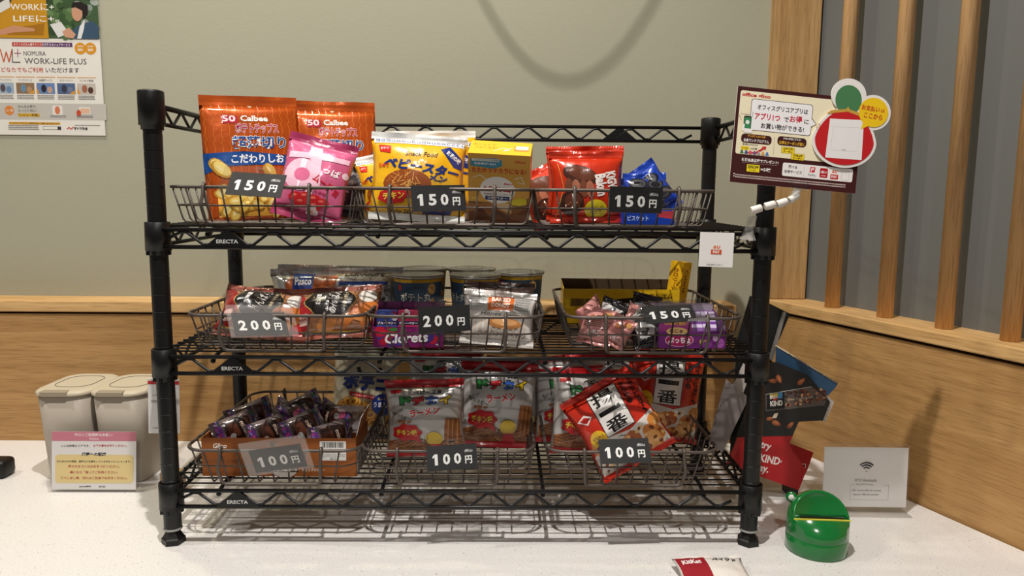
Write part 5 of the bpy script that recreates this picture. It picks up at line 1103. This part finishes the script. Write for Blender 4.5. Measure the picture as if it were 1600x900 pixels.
# green coin box
t = thing('coin_box', 'glossy green round coin box with a yellow-edged slot', 'coin box', (.9720, -.0165, 0), (0, 0, -4)); GR = M('green_plastic', (20, 112, 50), .16, 0, .5, coat=.4); r = .0445
prof = [(r*.96, 0), (r, .002), (r*1.0, .0255), (r*.993, .026), (r*1.0, .0265), (r*1.0, .046)]
for k in range(1, 13): a = R(90*k/12); prof.append((max(.0001, r*math.cos(a)), .046+.044*math.sin(a)))
def egg(): b = NB(); lathe(b, prof, 48); return b
CH = -.018; ZC = .054
b = egg(); g = b.verts[:]+b.edges[:]+b.faces[:]; s25 = math.sin(R(27)); c25 = math.cos(R(27))
res = bmesh.ops.bisect_plane(b, geom=g, plane_co=(0, CH, ZC), plane_no=(0, -s25*1.0, c25), clear_outer=True); bmesh.ops.holes_fill(b, edges=[e for e in b.edges if e.is_boundary], sides=0); obj('lower_body', b, GR, t)
b = egg(); g = b.verts[:]+b.edges[:]+b.faces[:]
bmesh.ops.bisect_plane(b, geom=g, plane_co=(0, CH, ZC), plane_no=(0, -s25, c25), clear_inner=True); bmesh.ops.holes_fill(b, edges=[e for e in b.edges if e.is_boundary], sides=0)
g = b.verts[:]+b.edges[:]+b.faces[:]; fa = Vector((0, -math.cos(R(32)), math.sin(R(32))))
bmesh.ops.bisect_plane(b, geom=g, plane_co=(0, CH, ZC), plane_no=fa, clear_outer=True); ed = [e for e in b.edges if e.is_boundary]; nf = bmesh.ops.holes_fill(b, edges=ed, sides=0)['faces']
for f in nf:
    if f.normal.dot(fa) > .9 or True:
        rr = bmesh.ops.inset_region(b, faces=[f], thickness=.0030, depth=0)
        for v in f.verts: v.co -= fa*.0050
obj('hood', b, GR, t)
hw = math.sqrt(r*r-CH*CH)
b = NB(); box(b, -hw-.0005, hw+.0005, CH-.0022, CH+.0005, ZC-.0007, ZC+.0009); obj('slot_edge', b, M('yellow_edge', (214, 206, 70), .3), t)
b = NB(); box(b, -hw*.78, hw*.78, CH+.0010, CH+.0042, ZC-.002, ZC+.0036); obj('coin_slot', b, M('slot_dark', (10, 22, 14), .5), t)
b = NB(); lathe(b, [(0, -.003), (.0075, -.003), (.0085, 0), (.0075, .003), (0, .003)], 20); o = obj('eye_bump', b, GR, t, loc=(-.034, .020, .072)); o.rotation_euler = (R(82), 0, R(-20))  # this bump and its white dot stand for the box's eye
b = NB(); lathe(b, [(0, 0), (.0045, 0), (.004, .0006), (0, .0008)], 16); obj('eye_white', b, WHITEP, o, loc=(0, 0, .003))
# wrapped snack on the counter in the foreground
w, h = .100, .075
p = Print(); p.rect(-w*.47, -w*.06, h*.1, h*.90, (150, 34, 44)); p.text('KitKat', -w*.27, h*.72, w*.28, h*.16, (246, 236, 236), .04, shear=.1); p.text('ベイクド', w*.22, h*.76, w*.36, h*.11, (40, 36, 38), .04)
bag('foreground_snack', 'red and white wrapped snack at the bottom edge of the photo', 'snack bag', w, h, .016, (.790, -.148, .009), (-84, 0, 2), FWHT, p, seal=.006, seed=101)
# black object and wooden block
b = NB(); box(b, -.035, .035, -.02, .02, 0, .034, bev=.009, seg=4); o = tag(obj('black_case', b, BLACKP, smooth=True, loc=(-.448, .262, 0)), 'rounded black plastic case cut off at the left edge', 'case')
b = NB(); box(b, -.018, .018, 0, .024, 0, .036, bev=.001, seg=1); tag(obj('wooden_block', b, OAK_V, loc=(-.086, .186, 0)), 'small wooden block half hidden behind the front left post', 'wooden block')
# dented cardboard snack display beside the rack
YK = .165
def wp(px, py, Y=YK): q = at(px, py, Y); return (q.x, q.z)
t = thing('cardboard_display', 'black and red cardboard snack bar display leaning beside the rack', 'display box', (.96, YK, 0)); OFF = (-.96, -YK, 0)
KB = M('black_card_print', (30, 30, 30), .35, 0, .5); KG = M('grey_card_inner', (150, 140, 140), .55); KR = M('red_card', (178, 34, 38), .32, coat=.2); KBL = M('blue_card_flap', (44, 80, 112), .4)
main = [wp(*q) for q in ((1135, 725), (1166, 640), (1200, 566), (1215, 566), (1262, 586), (1285, 612), (1297, 628), (1286, 657), (1248, 659), (1234, 691), (1233, 697), (1260, 735), (1248, 766), (1192, 746))]
b = NB(); prism(b, main, YK, YK+.0018); o = obj('front_panel', b, KB, t, loc=OFF)
p = Print(); p.poly([wp(1135, 725), wp(1152, 683), wp(1239, 681), wp(1234, 691), wp(1233, 697), wp(1260, 735), wp(1248, 766), wp(1192, 746)], (182, 36, 40)); p.poly([wp(1135, 725), wp(1152, 683), wp(1160, 683), wp(1142, 727)], (206, 60, 56))
def KT(s, px, py, w_, h_, c, b_=0, **k): x, z = wp(px, py); s_ = (YK-CAM.y)/FPX; p.text(s, x, z, w_*s_, h_*s_, c, b_, **k)
KT('try', 1196, 698, 18, 14, (246, 236, 234), .03, rot=-16); KT('KIND', 1203, 718, 34, 13, (246, 236, 234), .03, rot=-12); KT('®', 1220, 721, 4, 4, (246, 236, 234), .0); KT('ay.', 1193, 735, 16, 13, (246, 236, 234), .03, rot=-12)
def almond(px, py, a, rot):
    x, z = wp(px, py); s_ = (YK-CAM.y)/FPX; c_, n_ = math.cos(R(rot)), math.sin(R(rot)); P = []; Q = []
    for k in range(18):
        th = 2*PI*k/18; X = a*math.cos(th); Z = a*.52*math.sin(th)*(1-.35*math.cos(th)); P.append((x+(X*c_-Z*n_)*s_, z+(X*n_+Z*c_)*s_)); Q.append((x+(X*c_-Z*n_)*s_*.75, z+(X*n_+Z*c_+1)*s_*.75 + z*0 - 0))
    p.poly(P, (150, 86, 52)); p.ell(x, z+.0008, a*.6*s_, a*.26*s_, (182, 112, 72), 14, rot)
for a_ in ((1207, 595, 7, 175), (1217, 592, 7.5, -60), (1252, 596, 7.5, 40), (1213, 661, 8, -25), (1235, 664, 7, 45), (1203, 654, 6, 10)): almond(*a_)
x, z = wp(1210, 651); p.poly([wp(1206, 653), wp(1210, 646), (wp(1216, 645)), wp(1213, 653)], (226, 210, 190))
p.poly([wp(1196, 616), wp(1268, 604), wp(1292, 622), wp(1288, 634), wp(1276, 634), wp(1196, 642)], (92, 84, 80)); p.poly([wp(1198, 617), wp(1226, 612), wp(1226, 638), wp(1198, 640)], (28, 28, 30)); p.poly([wp(1203, 616), wp(1215, 614), wp(1215, 621), wp(1203, 622)], (204, 176, 40)); p.poly([wp(1215, 614), wp(1222, 613), wp(1222, 622), wp(1215, 623)], (70, 140, 190)); p.poly([wp(1208, 622), wp(1214, 621), wp(1214, 625), wp(1208, 626)], (196, 60, 44)); KT('BE-', 1209, 620, 13, 6, (236, 226, 220), .02, rot=6); KT('KIND', 1213, 630, 20, 9, (246, 240, 236), .04, rot=6)
rg = random.Random(4)
for _ in range(60):
    u, v = rg.random(), rg.random(); px = 1228+62*u; py = 613-8*u+22*v-2*u; px = min(px, 1289); q_ = wp(px, min(max(py, 608), 634)); p.ell(q_[0], q_[1], .0035*rg.uniform(.6, 1.1), .0026*rg.uniform(.6, 1.1), rg.choice([(80, 44, 34), (120, 70, 48), (176, 120, 84), (206, 160, 120), (60, 34, 30), (100, 40, 40)]), 9, rg.uniform(0, 180))
p.line([wp(1228, 626), wp(1274, 619)], .0026, (24, 22, 22)); KT('DARK CHOCOLATE', 1250, 622.5, 42, 3, (206, 190, 170), .02, rot=8)
p.line([wp(1196, 616), wp(1268, 604)], .0008, (206, 200, 196)); p.line([wp(1196, 642), wp(1276, 634)], .0006, (120, 114, 110))
pp = p.build('print', CARDB, o, y0=YK); 
b = NB(); prism(b, [wp(*q, YK+.004) for q in ((1286, 612), (1303, 628), (1289, 660), (1284, 658), (1297, 629))], YK+.003, YK+.030); obj('white_edge', b, M('white_board_edge', (190, 184, 176), .6), t, loc=OFF)
YB = YK+.035
b = NB(); prism(b, [wp(*q, YB) for q in ((1213, 541), (1309, 600), (1305, 606), (1292, 620), (1278, 640), (1212, 566))], YB, YB+.0016); bo = obj('blue_flap', b, KBL, t, loc=OFF)
b = NB(); tube(b, [(wp(1212, 540, YB)[0], YB, wp(1212, 540, YB)[1]), (wp(1309, 599, YB)[0], YB, wp(1309, 599, YB)[1])], .0016, 5); obj('torn_edge', b, M('raw_card_edge', (186, 172, 150), .8, bump=.6, bscale=300), bo)
b = NB(); prism(b, [wp(*q, YB) for q in ((1232, 692), (1271, 707), (1262, 733), (1256, 745), (1228, 725))], YB, YB+.0016); rf = obj('red_flap', b, KR, t, loc=OFF)
p = Print(); x, z = wp(1255, 728, YB); p.rect(x-.0045, x+.0045, z-.004, z+.004, (240, 230, 226)); p.rect(x-.0035, x+.0035, z-.003, z+.003, (120, 26, 30)); p.build('flap_print', CARDB, rf, y0=YB)
YD = YK+.055
b = NB(); prism(b, [wp(*q, YD) for q in ((1172, 462), (1202, 474), (1226, 486), (1204, 562), (1240, 600), (1190, 740), (1140, 720), (1152, 530))], YD, YD+.0016); obj('back_panel', b, KB, t, loc=OFF)
b = NB(); prism(b, [wp(*q, YD-.006) for q in ((1224, 487), (1228, 488), (1207, 562), (1202, 561))], YD-.008, YD-.002); obj('silver_edge', b, M('silver_edge', (170, 166, 160), .3, .6), t, loc=OFF)
b = NB(); prism(b, [wp(*q, YD-.004) for q in ((1228, 487), (1234, 490), (1218, 528), (1212, 540))], YD-.006, YD+.004); obj('folded_corner', b, KB, t, loc=OFF)
b = NB(); prism(b, [wp(*q, YK-.015) for q in ((1134, 592), (1170, 621), (1128, 708), (1108, 684))], YK-.016, YK-.0145); wf = obj('grey_flap', b, KG, t, loc=OFF)
p = Print(); P = [wp(*q, YK-.015) for q in ((1138, 622), (1128, 630), (1121, 644), (1116, 650), (1119, 655), (1116, 664))]; p.line(P, .0007, (60, 52, 52)); p.build('flap_crease', CARDB, wf, y0=YK-.016)
b = NB(); prism(b, [wp(*q, YK+.012) for q in ((1163, 560), (1176, 566), (1150, 640), (1128, 690), (1112, 690), (1135, 620))], YK+.006, YK+.0076); obj('white_side_flap', b, M('pale_card', (206, 200, 196), .5), t, loc=OFF)
b = NB(); A3 = [(wp(1248, 766)[0]-.012, YK+.0018), (wp(1248, 766)[0], YK+.0018), (wp(1248, 766)[0]+.004, YK+.045), (wp(1248, 766)[0]-.012, YK+.045)]; extrude_plan(b, A3, 0, .05); obj('base_corner', b, M('dark_card', (46, 42, 42), .5), t, loc=OFF)
